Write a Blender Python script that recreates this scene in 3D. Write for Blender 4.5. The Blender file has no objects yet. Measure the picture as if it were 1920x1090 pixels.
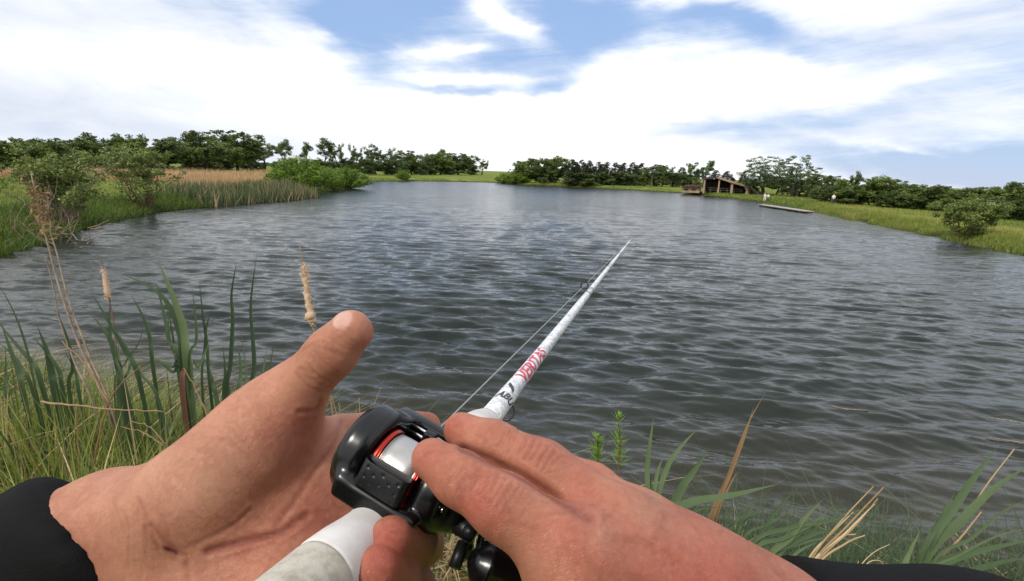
import bpy, math, random
import numpy as np
from mathutils import Vector, Matrix

ONLY = None
sc = bpy.context.scene
COL = sc.collection
R_ = math.radians
rng = np.random.default_rng(7)
random.seed(7)

# ------------------------------------------------------------------ camera
FPX, CX, CY = 1000.0, 960.0, 545.0
H = 2.4
PITCH, ROLL = math.atan(223 / 1000), R_(2.1)
CAM = np.array([0, 0, H])
FW = np.array([0, math.cos(PITCH), -math.sin(PITCH)])
_r0 = np.array([1.0, 0, 0]); _u0 = np.array([0, math.sin(PITCH), math.cos(PITCH)])
RT = math.cos(ROLL) * _r0 + math.sin(ROLL) * _u0
UP = -math.sin(ROLL) * _r0 + math.cos(ROLL) * _u0
cd = bpy.data.cameras.new('camera'); cam = bpy.data.objects.new('camera', cd); COL.objects.link(cam)
cd.sensor_width = 36; cd.lens = 36 * FPX / 1920; cd.clip_start = 0.01; cd.clip_end = 9000
M = Matrix(((RT[0], UP[0], -FW[0], 0), (RT[1], UP[1], -FW[1], 0), (RT[2], UP[2], -FW[2], H), (0, 0, 0, 1)))
cam.matrix_world = M
sc.camera = cam

def W(px, py, d):
    """world point seen at photo pixel (px, py) at camera depth d (metres)"""
    return CAM + FW * d + RT * ((px - CX) / FPX * d) - UP * ((py - CY) / FPX * d)
def ray(px, py):
    v = W(px, py, 1.0) - CAM
    return v / np.linalg.norm(v)
def on_z(px, py, z=0.0):
    v = ray(px, py); t = (z - H) / v[2]
    return CAM + v * t
def azel(px, py):
    v = ray(px, py)
    return math.atan2(v[0], v[1]), math.asin(v[2])

# ------------------------------------------------------------------ sky and sun
SUN_EL, SUN_AZ = R_(44), R_(-136)      # azimuth measured from +Y towards +X
world = bpy.data.worlds.new('World'); sc.world = world; world.use_nodes = True
wn, wl = world.node_tree.nodes, world.node_tree.links
wn.clear()
def wmath(op, a, b=None, c=None, clamp=False):
    n = wn.new('ShaderNodeMath'); n.operation = op; n.use_clamp = clamp
    for i, v in enumerate((a, b, c)):
        if v is None: continue
        if isinstance(v, (int, float)): n.inputs[i].default_value = v
        else: wl.new(v, n.inputs[i])
    return n.outputs[0]
def build_world():
    out = wn.new('ShaderNodeOutputWorld'); bg = wn.new('ShaderNodeBackground'); wl.new(bg.outputs[0], out.inputs[0])
    sky = wn.new('ShaderNodeTexSky'); sky.sky_type = 'NISHITA'; sky.sun_disc = False
    sky.sun_elevation = SUN_EL; sky.sun_rotation = SUN_AZ; sky.air_density = 1.3; sky.dust_density = 0.0; sky.ozone_density = 2.2
    tc = wn.new('ShaderNodeTexCoord'); sep = wn.new('ShaderNodeSeparateXYZ'); wl.new(tc.outputs['Generated'], sep.inputs[0])
    az = wmath('ARCTAN2', sep.outputs[0], sep.outputs[1])
    el = wmath('ARCSINE', sep.outputs[2])
    def noise(sx, sy, off, detail=6, rough=0.55, dist=0.0, skew=0.0, warp=None):
        cb = wn.new('ShaderNodeCombineXYZ')
        u = wmath('MULTIPLY_ADD', az, sx, off)
        v = wmath('MULTIPLY_ADD', wmath('MULTIPLY_ADD', az, skew, el), sy, off * 1.7)
        if warp is not None:
            u = wmath('ADD', u, warp); v = wmath('ADD', v, warp)
        wl.new(u, cb.inputs[0]); wl.new(v, cb.inputs[1]); cb.inputs[2].default_value = off
        n = wn.new('ShaderNodeTexNoise'); n.inputs['Scale'].default_value = 1; n.inputs['Detail'].default_value = detail
        n.inputs['Roughness'].default_value = rough; n.inputs['Distortion'].default_value = dist
        wl.new(cb.outputs[0], n.inputs['Vector'])
        return n.outputs[0]
    # warp the coordinates a little so that the edges of cloud banks are ragged
    w1 = wmath('MULTIPLY_ADD', noise(3.2, 6, 3.1, 5), 0.16, -0.08)
    w2 = wmath('MULTIPLY_ADD', noise(3.6, 7, 9.7, 5), 0.12, -0.06)
    azw = wmath('ADD', az, w1); elw = wmath('ADD', el, w2)
    def blob(px, py, sx, sy, rot=0.0):
        a0, e0 = azel(px, py)
        sa, se = sx / FPX, sy / FPX
        c, s = math.cos(R_(rot)), math.sin(R_(rot))
        du = wmath('SUBTRACT', azw, a0); dv = wmath('SUBTRACT', elw, e0)
        p = wmath('ADD', wmath('MULTIPLY', du, c / sa), wmath('MULTIPLY', dv, s / sa))
        q = wmath('ADD', wmath('MULTIPLY', du, -s / se), wmath('MULTIPLY', dv, c / se))
        r2 = wmath('ADD', wmath('MULTIPLY', p, p), wmath('MULTIPLY', q, q))
        return wmath('EXPONENT', wmath('MULTIPLY', r2, -1.0))
    def total(lst):
        acc = None
        for w, *b in lst:
            t = wmath('MULTIPLY', blob(*b), w)
            acc = t if acc is None else wmath('ADD', acc, t)
        return acc
    holes = [(1.15, 700, 12, 190, 52, 10), (1.05, 1140, 45, 190, 52, -12), (0.85, 930, 110, 200, 55, 0), (0.35, 470, 20, 140, 22, 0),
             (0.6, 690, 120, 60, 50, 0), (0.55, 830, 165, 170, 16, 0), (0.42, 1400, 48, 150, 22, -12),
             (0.55, 1060, 175, 60, 34, 30), (0.6, 1740, 305, 260, 28, -4), (0.72, 1860, 330, 170, 26, -8), (0.35, 1450, 60, 220, 26, -8),
             (0.4, 1330, 235, 180, 22, 4), (0.7, 900, -300, 700, 140, 0), (0.3, 1560, 205, 200, 20, 10),
             (0.9, -2600, 200, 500, 200, 0), (0.9, 3900, 100, 600, 260, 0)]
    fills = [(0.85, 965, 32, 85, 20, -18), (0.75, 860, 98, 75, 11, 8), (0.6, 880, 150, 150, 10, 4), (0.45, 560, 60, 90, 30, -30),
             (0.35, 1800, 305, 200, 8, -14), (0.5, 900, 190, 160, 10, 0), (0.4, 1180, 110, 90, 40, 40)]
    n1 = noise(4.2, 13, 1.3, 9, 0.62, 0.3, skew=0.25)
    n2 = noise(6, 44, 5.9, 8, 0.65, 0.4, skew=-0.1)
    dens = wmath('SUBTRACT', 1.12, total(holes))
    dens = wmath('ADD', dens, total(fills))
    ov = wn.new('ShaderNodeMapRange'); ov.interpolation_type = 'SMOOTHSTEP'; ov.inputs['From Min'].default_value = 0.36; ov.inputs['From Max'].default_value = 0.85; ov.inputs['To Max'].default_value = 0.35
    wl.new(el, ov.inputs['Value']); dens = wmath('SUBTRACT', dens, ov.outputs[0])
    dens = wmath('ADD', dens, wmath('MULTIPLY_ADD', n1, 0.8, -0.4))
    dens = wmath('ADD', dens, wmath('MULTIPLY_ADD', n2, 0.7, -0.35))
    mr = wn.new('ShaderNodeMapRange'); mr.interpolation_type = 'SMOOTHSTEP'
    mr.inputs['From Min'].default_value = 0.05; mr.inputs['From Max'].default_value = 1.02; mr.inputs['To Min'].default_value = 0.06
    wl.new(dens, mr.inputs['Value'])
    # brightness of the cloud itself
    greys = [(0.24, 60, 20, 400, 50, 2), (0.36, 120, 225, 480, 60, -3), (0.14, 400, 30, 240, 32, 0), (0.16, 1650, 205, 300, 40, 4),
             (0.2, 1860, 40, 170, 50, 0), (0.14, 1500, 60, 200, 30, -8), (0.10, 1420, 240, 220, 30, 0)]
    brights = [(0.14, 440, 110, 230, 60, 0), (0.12, 1250, 140, 220, 60, 15), (0.12, 1700, 110, 260, 40, 0), (0.10, 900, 260, 500, 40, 0)]
    val = wmath('ADD', wmath('SUBTRACT', 0.885, total(greys)), total(brights))
    n3 = noise(5, 16, 7.7, 8, 0.6, 0.5, skew=0.15)
    val = wmath('ADD', val, wmath('MULTIPLY_ADD', n3, 0.5, -0.25))
    cr = wn.new('ShaderNodeValToRGB'); cr.color_ramp.elements[0].position = 0.5; cr.color_ramp.elements[1].position = 1.0
    cr.color_ramp.elements[0].color = (0.56, 0.61, 0.71, 1); cr.color_ramp.elements[1].color = (1, 1, 1, 1)
    wl.new(val, cr.inputs[0])
    sc_ = wn.new('ShaderNodeVectorMath'); sc_.operation = 'SCALE'; sc_.inputs['Scale'].default_value = 10.5
    wl.new(cr.outputs[0], sc_.inputs[0])
    sb = wn.new('ShaderNodeVectorMath'); sb.operation = 'MULTIPLY'; sb.inputs[1].default_value = (1.0, 1.0, 1.0)
    skm = wn.new('ShaderNodeMix'); skm.data_type = 'RGBA'; skm.inputs[0].default_value = 0.8
    wl.new(sky.outputs[0], skm.inputs[6]); skm.inputs[7].default_value = (2.4, 3.9, 7.0, 1)
    wl.new(skm.outputs[2], sb.inputs[0])
    mx = wn.new('ShaderNodeMix'); mx.data_type = 'RGBA'
    wl.new(mr.outputs[0], mx.inputs[0]); wl.new(sb.outputs[0], mx.inputs[6]); wl.new(sc_.outputs[0], mx.inputs[7])
    wl.new(mx.outputs[2], bg.inputs[0]); bg.inputs[1].default_value = 0.122
build_world()
sl = bpy.data.lights.new('sun', 'SUN'); sl.energy = 2.5; sl.angle = R_(7); sl.color = (1, 0.94, 0.85)
so = bpy.data.objects.new('sun', sl); COL.objects.link(so)
sdir = Vector((math.sin(SUN_AZ) * math.cos(SUN_EL), math.cos(SUN_AZ) * math.cos(SUN_EL), math.sin(SUN_EL)))
so.rotation_euler = sdir.to_track_quat('Z', 'Y').to_euler(); so.location = (-20, -10, 40)
sc.view_settings.view_transform = 'Standard'; sc.view_settings.look = 'None'
sc.view_settings.exposure = 0.0; sc.view_settings.gamma = 1
sc.cycles.max_bounces = 6; sc.cycles.transparent_max_bounces = 8
sc.cycles.sample_clamp_indirect = 4

# ------------------------------------------------------------------ helpers
def mesh_obj(name, V, F, mats=(), parent=None, smooth=True, attrs=None, mi=None, link=True):
    """one mesh object from arrays; F is a list/array of faces (or a list of arrays with different arity)"""
    me = bpy.data.meshes.new(name)
    V = np.asarray(V, dtype=np.float32).reshape(-1, 3)
    if isinstance(F, np.ndarray): F = [F]
    elif len(F) and not isinstance(F[0], np.ndarray):
        d = {}
        for f in F: d.setdefault(len(f), []).append(f)
        F = [np.array(v) for v in d.values()]
    F = [f for f in F if len(f)]
    loops = np.concatenate([f.reshape(-1) for f in F]).astype(np.int32)
    tot = np.concatenate([np.full(len(f), f.shape[1], np.int32) for f in F])
    st = np.concatenate([[0], np.cumsum(tot)[:-1]]).astype(np.int32)
    me.vertices.add(len(V)); me.vertices.foreach_set('co', V.reshape(-1))
    me.loops.add(len(loops)); me.loops.foreach_set('vertex_index', loops)
    me.polygons.add(len(tot)); me.polygons.foreach_set('loop_start', st); me.polygons.foreach_set('loop_total', tot)
    me.polygons.foreach_set('use_smooth', np.full(len(tot), smooth, bool))
    for m in (mats if isinstance(mats, (list, tuple)) else [mats]): me.materials.append(m)
    if mi is not None: me.polygons.foreach_set('material_index', np.asarray(mi, np.int32))
    for k, a in (attrs or {}).items():
        at = me.attributes.new(k, 'FLOAT', 'POINT'); at.data.foreach_set('value', np.asarray(a, np.float32))
    me.update(calc_edges=True); me.validate()
    o = bpy.data.objects.new(name, me)
    if link: COL.objects.link(o)
    if parent is not None:
        o.parent = parent
        o.matrix_parent_inverse = parent_inv(parent)
    return o
def parent_inv(p):
    m = Matrix.Translation(p.location) @ p.rotation_euler.to_matrix().to_4x4()
    return m.inverted()
def tag(o, label=None, cat=None, group=None, kind=None):
    if label: o['label'] = label
    if cat: o['category'] = cat
    if group: o['group'] = group
    if kind: o['kind'] = kind
    return o
def empty(name, loc=(0, 0, 0), **k):
    o = bpy.data.objects.new(name, None); COL.objects.link(o); o.location = [float(v) for v in loc]
    o.empty_display_size = 0.1
    return tag(o, **k)

class Geo:
    def __init__(s): s.V = []; s.F = []; s.A = []; s.n = 0
    def add(s, V, F, a=0.0):
        V = np.asarray(V, float).reshape(-1, 3)
        s.V.append(V); s.F += [tuple(int(i) + s.n for i in f) for f in F]
        s.A.append(np.full(len(V), a)); s.n += len(V)
    def box(s, lo, hi, a=0.0, M=None):
        x0, y0, z0 = lo; x1, y1, z1 = hi
        V = np.array([(x, y, z) for x in (x0, x1) for y in (y0, y1) for z in (z0, z1)], float)
        if M is not None: V = V @ M[:3, :3].T + M[:3, 3]
        s.add(V, [(0, 1, 3, 2), (4, 6, 7, 5), (0, 4, 5, 1), (2, 3, 7, 6), (0, 2, 6, 4), (1, 5, 7, 3)], a)
    def tube(s, P, r, n=8, a=0.0, cap=True, flat=1.0, ref=None):
        P = np.asarray(P, float); m = len(P)
        r = np.broadcast_to(np.asarray(r, float), (m,))
        T = np.gradient(P, axis=0); T /= np.linalg.norm(T, axis=1)[:, None] + 1e-12
        ref = np.array(ref if ref is not None else ((0, 0, 1.0) if abs(T[0][2]) < 0.9 else (1.0, 0, 0)), float)
        V = []
        for i in range(m):
            x = np.cross(ref, T[i]); x /= np.linalg.norm(x) + 1e-12; y = np.cross(T[i], x); ref = y
            th = np.arange(n) / n * 2 * np.pi
            V.append(P[i] + r[i] * (np.cos(th)[:, None] * x + flat * np.sin(th)[:, None] * y))
        V = np.concatenate(V)
        F = [(i * n + j, i * n + (j + 1) % n, (i + 1) * n + (j + 1) % n, (i + 1) * n + j) for i in range(m - 1) for j in range(n)]
        if cap: F += [tuple(range(n))[::-1], tuple((m - 1) * n + j for j in range(n))]
        s.add(V, F, a)
    def blade(s, P, w, side, a=0.0, fold=0.25):
        """leaf blade along path P, half-folded ribbon"""
        P = np.asarray(P, float); m = len(P); side = np.asarray(side, float)
        T = np.gradient(P, axis=0); T /= np.linalg.norm(T, axis=1)[:, None] + 1e-12
        sd = side - (T @ side)[:, None] * T; sd /= np.linalg.norm(sd, axis=1)[:, None] + 1e-12
        nn = np.cross(T, sd)
        w = np.asarray(w)[:, None]
        L = P - sd * w / 2 + nn * w * fold; Rr = P + sd * w / 2 + nn * w * fold
        V = np.stack([L, P, Rr], 1).reshape(-1, 3)
        F = []
        for i in range(m - 1):
            F += [(3 * i, 3 * i + 1, 3 * i + 4, 3 * i + 3), (3 * i + 1, 3 * i + 2, 3 * i + 5, 3 * i + 4)]
        s.add(V, F, a)
    def build(s, name, mats, parent=None, smooth=True, **k):
        return mesh_obj(name, np.concatenate(s.V), s.F, mats, parent, smooth, attrs={'rnd': np.concatenate(s.A)}, **k)

def norm(v): return v / np.linalg.norm(v)
def smooth01(x): x = np.clip(x, 0, 1); return x * x * (3 - 2 * x)
def catmull(P, n=6):
    P = np.asarray(P, float)
    Q = np.vstack([2 * P[0] - P[1], P, 2 * P[-1] - P[-2]]); out = []
    for i in range(1, len(Q) - 2):
        p0, p1, p2, p3 = Q[i - 1:i + 3]
        for t in np.arange(n) / n:
            out.append(0.5 * (2 * p1 + (p2 - p0) * t + (2 * p0 - 5 * p1 + 4 * p2 - p3) * t * t + (3 * p1 - p0 - 3 * p2 + p3) * t ** 3))
    out.append(P[-1]); return np.array(out)

# ------------------------------------------------------------------ materials
def mat(name, base=(0.5, 0.5, 0.5), rough=0.6, metal=0.0, spec=0.5):
    m = bpy.data.materials.new(name); m.use_nodes = True
    b = m.node_tree.nodes['Principled BSDF']
    b.inputs['Base Color'].default_value = (*base, 1); b.inputs['Roughness'].default_value = rough
    b.inputs['Metallic'].default_value = metal; b.inputs['Specular IOR Level'].default_value = spec
    return m
class NT:
    def __init__(s, m): s.m = m; s.n = m.node_tree.nodes; s.l = m.node_tree.links; s.b = s.n['Principled BSDF']
    def node(s, t, **k):
        x = s.n.new(t)
        for a, v in k.items(): setattr(x, a, v)
        return x
    def put(s, sock, v):
        if isinstance(v, bpy.types.NodeSocket): s.l.new(v, sock)
        elif isinstance(v, tuple) and len(v) == 3 and len(getattr(sock, 'default_value', (0,) * 3)) == 4: sock.default_value = (*v, 1)
        else: sock.default_value = v
    def math(s, op, a, b=0.0, clamp=False):
        x = s.node('ShaderNodeMath', operation=op, use_clamp=clamp); s.put(x.inputs[0], a); s.put(x.inputs[1], b); return x.outputs[0]
    def coord(s, scale=(1, 1, 1), kind='Object', rot=(0, 0, 0)):
        t = s.node('ShaderNodeTexCoord'); mp = s.node('ShaderNodeMapping'); s.l.new(t.outputs[kind], mp.inputs[0])
        mp.inputs['Scale'].default_value = scale; mp.inputs['Rotation'].default_value = rot; return mp.outputs[0]
    def noise(s, vec, scale, detail=4, rough=0.55, dist=0.0):
        x = s.node('ShaderNodeTexNoise'); s.put(x.inputs['Vector'], vec)
        for k, v in (('Scale', scale), ('Detail', detail), ('Roughness', rough), ('Distortion', dist)): x.inputs[k].default_value = v
        return x.outputs[0]
    def ramp(s, v, stops, interp='LINEAR'):
        x = s.node('ShaderNodeValToRGB'); s.put(x.inputs[0], v); e = x.color_ramp.elements; x.color_ramp.interpolation = interp
        while len(e) < len(stops): e.new(0.5)
        for i, (p, c) in enumerate(stops): e[i].position = p; e[i].color = (*(c if isinstance(c, tuple) else (c,) * 3), 1)
        return x.outputs[0]
    def mix(s, f, a, b, mode='MIX'):
        x = s.node('ShaderNodeMix', data_type='RGBA', blend_type=mode); s.put(x.inputs[0], f); s.put(x.inputs[6], a); s.put(x.inputs[7], b); return x.outputs[2]
    def attr(s, name): return s.node('ShaderNodeAttribute', attribute_name=name).outputs['Fac']
    def bump(s, h, strength=0.3, dist=0.01, normal=None):
        x = s.node('ShaderNodeBump'); s.put(x.inputs['Height'], h); x.inputs['Strength'].default_value = strength
        x.inputs['Distance'].default_value = dist
        if normal is not None: s.l.new(normal, x.inputs['Normal'])
        return x.outputs[0]
def leafmat(name, stops, trans=0.25, rough=0.5, spec=0.3, nscale=0.6):
    m = mat(name, (0.1, 0.2, 0.05), rough, spec=spec); t = NT(m)
    f = t.math('ADD', t.math('MULTIPLY', t.attr('rnd'), 0.7), t.math('MULTIPLY', t.noise(t.coord(), nscale, 3), 0.3))
    c = t.ramp(f, stops); t.put(t.b.inputs['Base Color'], c)
    tr = t.node('ShaderNodeBsdfTranslucent'); t.put(tr.inputs[0], c)
    mx = t.node('ShaderNodeMixShader'); mx.inputs[0].default_value = trans
    t.l.new(t.b.outputs[0], mx.inputs[1]); t.l.new(tr.outputs[0], mx.inputs[2])
    t.l.new(mx.outputs[0], t.n['Material Output'].inputs[0])
    return m

MAT = {}
def make_materials():
    # skin
    m = mat('skin', (0.6, 0.34, 0.24), 0.48, spec=0.35); t = NT(m); c = t.coord()
    n1 = t.noise(c, 38, 4, 0.6); n2 = t.noise(c, 150, 3, 0.6)
    col = t.ramp(n1, [(0.28, (0.31, 0.10, 0.058)), (0.5, (0.43, 0.182, 0.108)), (0.74, (0.53, 0.25, 0.155))])
    col = t.mix(t.math('MULTIPLY', t.attr('red'), 0.9, True), col, (0.38, 0.09, 0.06))
    col = t.mix(t.math('MULTIPLY', t.attr('pale'), 0.6, True), col, (0.53, 0.28, 0.18))
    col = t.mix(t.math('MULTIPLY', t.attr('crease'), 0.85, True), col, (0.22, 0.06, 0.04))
    col = t.mix(t.attr('nail'), col, (0.62, 0.37, 0.3))
    col = t.mix(t.math('MULTIPLY', t.ramp(n2, [(0.45, 0.0), (0.7, 1.0)]), 0.26), col, (0.45, 0.18, 0.12))
    col = t.mix(t.attr('cut'), col, (0.09, 0.008, 0.01))
    t.put(t.b.inputs['Base Color'], col)
    vor = t.node('ShaderNodeTexVoronoi', feature='DISTANCE_TO_EDGE'); t.put(vor.inputs['Vector'], t.mix(0.06, c, t.noise(c, 90, 2))); vor.inputs['Scale'].default_value = 900
    v = t.ramp(vor.outputs[0], [(0.0, 0.0), (0.16, 1.0)])
    h = t.math('ADD', t.math('MULTIPLY', v, 0.3), t.math('MULTIPLY', t.noise(c, 320, 5, 0.7), 0.9))
    h = t.math('ADD', h, t.math('MULTIPLY', t.noise(c, 70, 3, 0.5), 2.2))
    t.put(t.b.inputs['Normal'], t.bump(h, 0.6, 0.0006))
    t.put(t.b.inputs['Roughness'], t.ramp(n2, [(0.3, 0.40), (0.7, 0.56)]))
    t.b.inputs['Subsurface Weight'].default_value = 0.22; t.b.inputs['Subsurface Radius'].default_value = (1, 0.35, 0.2); t.b.inputs['Subsurface Scale'].default_value = 0.006
    MAT['skin'] = m
    MAT['nail'] = mat('nail', (0.62, 0.38, 0.30), 0.35)
    m = mat('jacket_fabric', (0.005, 0.005, 0.0055), 0.85, spec=0.15); t = NT(m); c = t.coord()
    t.put(t.b.inputs['Normal'], t.bump(t.math('ADD', t.noise(c, 900, 2), t.math('MULTIPLY', t.noise(c, 25, 3), 4)), 0.5, 0.001))
    MAT['jacket'] = m
    MAT['trousers'] = mat('trousers_fabric', (0.03, 0.04, 0.06), 0.85)
    MAT['boot'] = mat('boot_rubber', (0.02, 0.018, 0.015), 0.6)
    MAT['hair'] = mat('hair', (0.06, 0.035, 0.02), 0.6)
    # reel
    m = mat('reel_black', (0.004, 0.0042, 0.005), 0.3, spec=0.45); t = NT(m); c = t.coord()
    t.put(t.b.inputs['Roughness'], t.ramp(t.noise(c, 60, 4), [(0.35, 0.2), (0.7, 0.32)])); MAT['black'] = m
    m = mat('reel_matte', (0.008, 0.008, 0.0095), 0.42, spec=0.35); t = NT(m); c = t.coord()
    t.put(t.b.inputs['Roughness'], t.ramp(t.noise(c, 90, 4), [(0.35, 0.34), (0.7, 0.5)]))
    t.put(t.b.inputs['Normal'], t.bump(t.noise(c, 2500, 2), 0.15, 0.0003)); MAT['matte'] = m
    m = mat('spool_line', (0.6, 0.59, 0.56), 0.34, 0.75); t = NT(m); c = t.coord()
    t.put(t.b.inputs['Normal'], t.bump(t.noise(c, 700, 3), 0.06, 0.0003))
    t.put(t.b.inputs['Base Color'], t.ramp(t.noise(c, 120, 3), [(0.3, (0.40, 0.39, 0.37)), (0.7, (0.52, 0.51, 0.49))])); MAT['spool'] = m
    MAT['red'] = mat('red_anodised', (0.42, 0.035, 0.022), 0.3, 0.8)
    MAT['chrome'] = mat('chrome', (0.85, 0.85, 0.85), 0.09, 1.0)
    m = mat('grip_white', (0.80, 0.77, 0.74), 0.62); t = NT(m); c = t.coord()
    t.put(t.b.inputs['Base Color'], t.ramp(t.noise(c, 55, 5, 0.6), [(0.35, (0.54, 0.51, 0.48)), (0.6, (0.66, 0.64, 0.62))]))
    t.put(t.b.inputs['Normal'], t.bump(t.noise(c, 1800, 3), 0.25, 0.0004)); MAT['seatwhite'] = m
    m = mat('grip_foam', (0.62, 0.58, 0.5), 0.75); t = NT(m); c = t.coord()
    f = t.math('ADD', t.math('MULTIPLY', t.noise(c, 70, 6, 0.65), 0.7), t.math('MULTIPLY', t.noise(c, 350, 3), 0.3))
    t.put(t.b.inputs['Base Color'], t.ramp(f, [(0.36, (0.32, 0.29, 0.23)), (0.5, (0.48, 0.45, 0.38)), (0.66, (0.57, 0.54, 0.47))]))
    t.put(t.b.inputs['Normal'], t.bump(t.noise(c, 1500, 3), 0.4, 0.0004)); MAT['foam'] = m
    m = mat('blank_white', (0.8, 0.8, 0.8), 0.3); t = NT(m); c = t.coord()
    f = t.noise(t.coord((1, 1, 1)), 130, 5, 0.7, 1.5)
    t.put(t.b.inputs['Base Color'], t.ramp(f, [(0.38, (0.36, 0.37, 0.4)), (0.5, (0.66, 0.66, 0.68)), (0.6, (0.82, 0.82, 0.82))])); MAT['blank'] = m
    MAT['paintred'] = mat('red_print', (0.6, 0.02, 0.07), 0.4)
    MAT['paintblack'] = mat('black_print', (0.015, 0.015, 0.02), 0.4)
    MAT['line'] = mat('line_grey', (0.28, 0.29, 0.28), 0.35)
    # vegetation
    MAT['grass'] = leafmat('grass_blades', [(0.1, (0.035, 0.075, 0.012)), (0.4, (0.12, 0.185, 0.03)), (0.7, (0.27, 0.29, 0.06)), (0.9, (0.5, 0.37, 0.15))], 0.3)
    MAT['straw'] = leafmat('dry_straw', [(0.0, (0.12, 0.06, 0.025)), (0.4, (0.30, 0.19, 0.09)), (0.8, (0.52, 0.39, 0.22)), (1, (0.70, 0.60, 0.43))], 0.12, 0.55, nscale=8)
    MAT['reed'] = leafmat('reed_leaf', [(0.0, (0.028, 0.05, 0.024)), (0.5, (0.075, 0.115, 0.05)), (1.0, (0.17, 0.21, 0.09))], 0.22, 0.62, 0.25, nscale=9)
    MAT['herb'] = leafmat('herb_leaf', [(0.0, (0.10, 0.22, 0.02)), (1.0, (0.26, 0.4, 0.06))], 0.3)
    MAT['seed'] = leafmat('seed_fluff', [(0.0, (0.36, 0.2, 0.12)), (0.5, (0.6, 0.42, 0.28)), (1.0, (0.78, 0.64, 0.48))], 0.15, 0.9, nscale=60)
    MAT['gold'] = leafmat('golden_grass', [(0.0, (0.32, 0.185, 0.09)), (0.5, (0.52, 0.33, 0.18)), (1.0, (0.68, 0.49, 0.31))], 0.2, 0.7)
    MAT['leafdark'] = leafmat('tree_leaf_dark', [(0.0, (0.026, 0.046, 0.014)), (0.5, (0.09, 0.13, 0.036)), (1.0, (0.23, 0.28, 0.08))], 0.12)
    MAT['leafpale'] = leafmat('tree_leaf_pale', [(0.0, (0.05, 0.085, 0.04)), (0.5, (0.12, 0.18, 0.08)), (1.0, (0.25, 0.32, 0.16))], 0.2)
    MAT['leafmid'] = leafmat('tree_leaf_mid', [(0.0, (0.04, 0.07, 0.016)), (0.5, (0.13, 0.19, 0.036)), (1.0, (0.29, 0.34, 0.085))], 0.18)
    MAT['leafcon'] = leafmat('conifer_needles', [(0.0, (0.016, 0.028, 0.012)), (0.5, (0.042, 0.06, 0.025)), (1.0, (0.10, 0.115, 0.05))], 0.05)
    MAT['leafbright'] = leafmat('willow_leaf', [(0.0, (0.07, 0.14, 0.012)), (0.5, (0.17, 0.28, 0.03)), (1.0, (0.32, 0.44, 0.07))], 0.25)
    MAT['leafshrub'] = leafmat('shrub_leaf', [(0.0, (0.04, 0.07, 0.018)), (0.5, (0.15, 0.2, 0.045)), (0.85, (0.28, 0.32, 0.09)), (1.0, (0.42, 0.3, 0.14))], 0.2)
    m = mat('bark', (0.06, 0.045, 0.035), 0.9); t = NT(m)
    t.put(t.b.inputs['Base Color'], t.ramp(t.noise(t.coord((6, 6, 1)), 4, 4), [(0.3, (0.03, 0.024, 0.018)), (0.7, (0.11, 0.09, 0.07))])); MAT['bark'] = m
    m = mat('grey_twig', (0.2, 0.16, 0.12), 0.85); t = NT(m)
    t.put(t.b.inputs['Base Color'], t.ramp(t.noise(t.coord((20, 20, 4)), 3, 4), [(0.3, (0.13, 0.085, 0.055)), (0.7, (0.36, 0.28, 0.2))])); MAT['twig'] = m
    MAT['browntwig'] = mat('brown_stem', (0.11, 0.06, 0.035), 0.7)
    MAT['redtwig'] = mat('red_stem', (0.15, 0.06, 0.035), 0.7)
    # ground: mown grass, rough grass, mud at the waterline
    m = mat('ground_grass', (0.1, 0.15, 0.04), 0.95, spec=0.1); t = NT(m); c = t.coord()
    g = t.ramp(t.math('ADD', t.math('MULTIPLY', t.noise(c, 0.11, 5, 0.6), 0.6), t.math('MULTIPLY', t.noise(c, 2.2, 5, 0.7), 0.4)),
               [(0.32, (0.075, 0.115, 0.018)), (0.5, (0.14, 0.18, 0.03)), (0.66, (0.25, 0.24, 0.065))])
    mud = t.ramp(t.noise(c, 6, 5, 0.7), [(0.3, (0.02, 0.014, 0.009)), (0.7, (0.07, 0.05, 0.03))])
    geo = t.node('ShaderNodeNewGeometry'); sp = t.node('ShaderNodeSeparateXYZ'); t.l.new(geo.outputs['Position'], sp.inputs[0])
    zz = t.math('ADD', sp.outputs[2], t.math('MULTIPLY', t.math('SUBTRACT', t.noise(c, 1.5, 4), 0.5), 0.25))
    f = t.math('MULTIPLY', t.math('SUBTRACT', zz, 0.1), 9.0, True)
    f = t.math('MAXIMUM', f, t.attr('dry'), True)
    t.put(t.b.inputs['Base Color'], t.mix(f, mud, g)); t.put(t.b.inputs['Normal'], t.bump(t.noise(c, 9, 5, 0.7), 0.8, 0.12)); MAT['ground'] = m
    # water
    m = mat('pond_water', (0.012, 0.018, 0.016), 0.035, spec=0.5); t = NT(m); t.b.inputs['IOR'].default_value = 1.333
    cd_ = t.node('ShaderNodeCameraData')
    nb = t.noise(t.coord((1, 1.7, 1)), 2.2, 3, 0.5)
    geo = t.node('ShaderNodeNewGeometry'); sp = t.node('ShaderNodeSeparateXYZ'); t.l.new(geo.outputs['Position'], sp.inputs[0])
    sh = t.attr('shallow')
    body = t.ramp(nb, [(0.3, (0.008, 0.013, 0.011)), (0.7, (0.014, 0.021, 0.016))])
    t.put(t.b.inputs['Base Color'], t.mix(sh, body, (0.036, 0.032, 0.018)))
    h1 = t.noise(t.coord((2.6, 7.5, 1), rot=(0, 0, R_(-8))), 1.0, 4, 0.55, 0.6)
    h2 = t.noise(t.coord((9, 21, 1), rot=(0, 0, R_(10))), 1.0, 4, 0.6, 0.4)
    h3 = t.noise(t.coord((0.7, 2.2, 1), rot=(0, 0, R_(-14))), 1.0, 3, 0.5, 0.5)
    h = t.math('ADD', t.math('MULTIPLY', h1, 0.06), t.math('MULTIPLY', h2, 0.010))
    h = t.math('ADD', h, t.math('MULTIPLY', h3, 0.10))
    t.put(t.b.inputs['Roughness'], t.math('ADD', 0.05, t.math('MULTIPLY', t.attr('vfar'), 0.16)))
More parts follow.
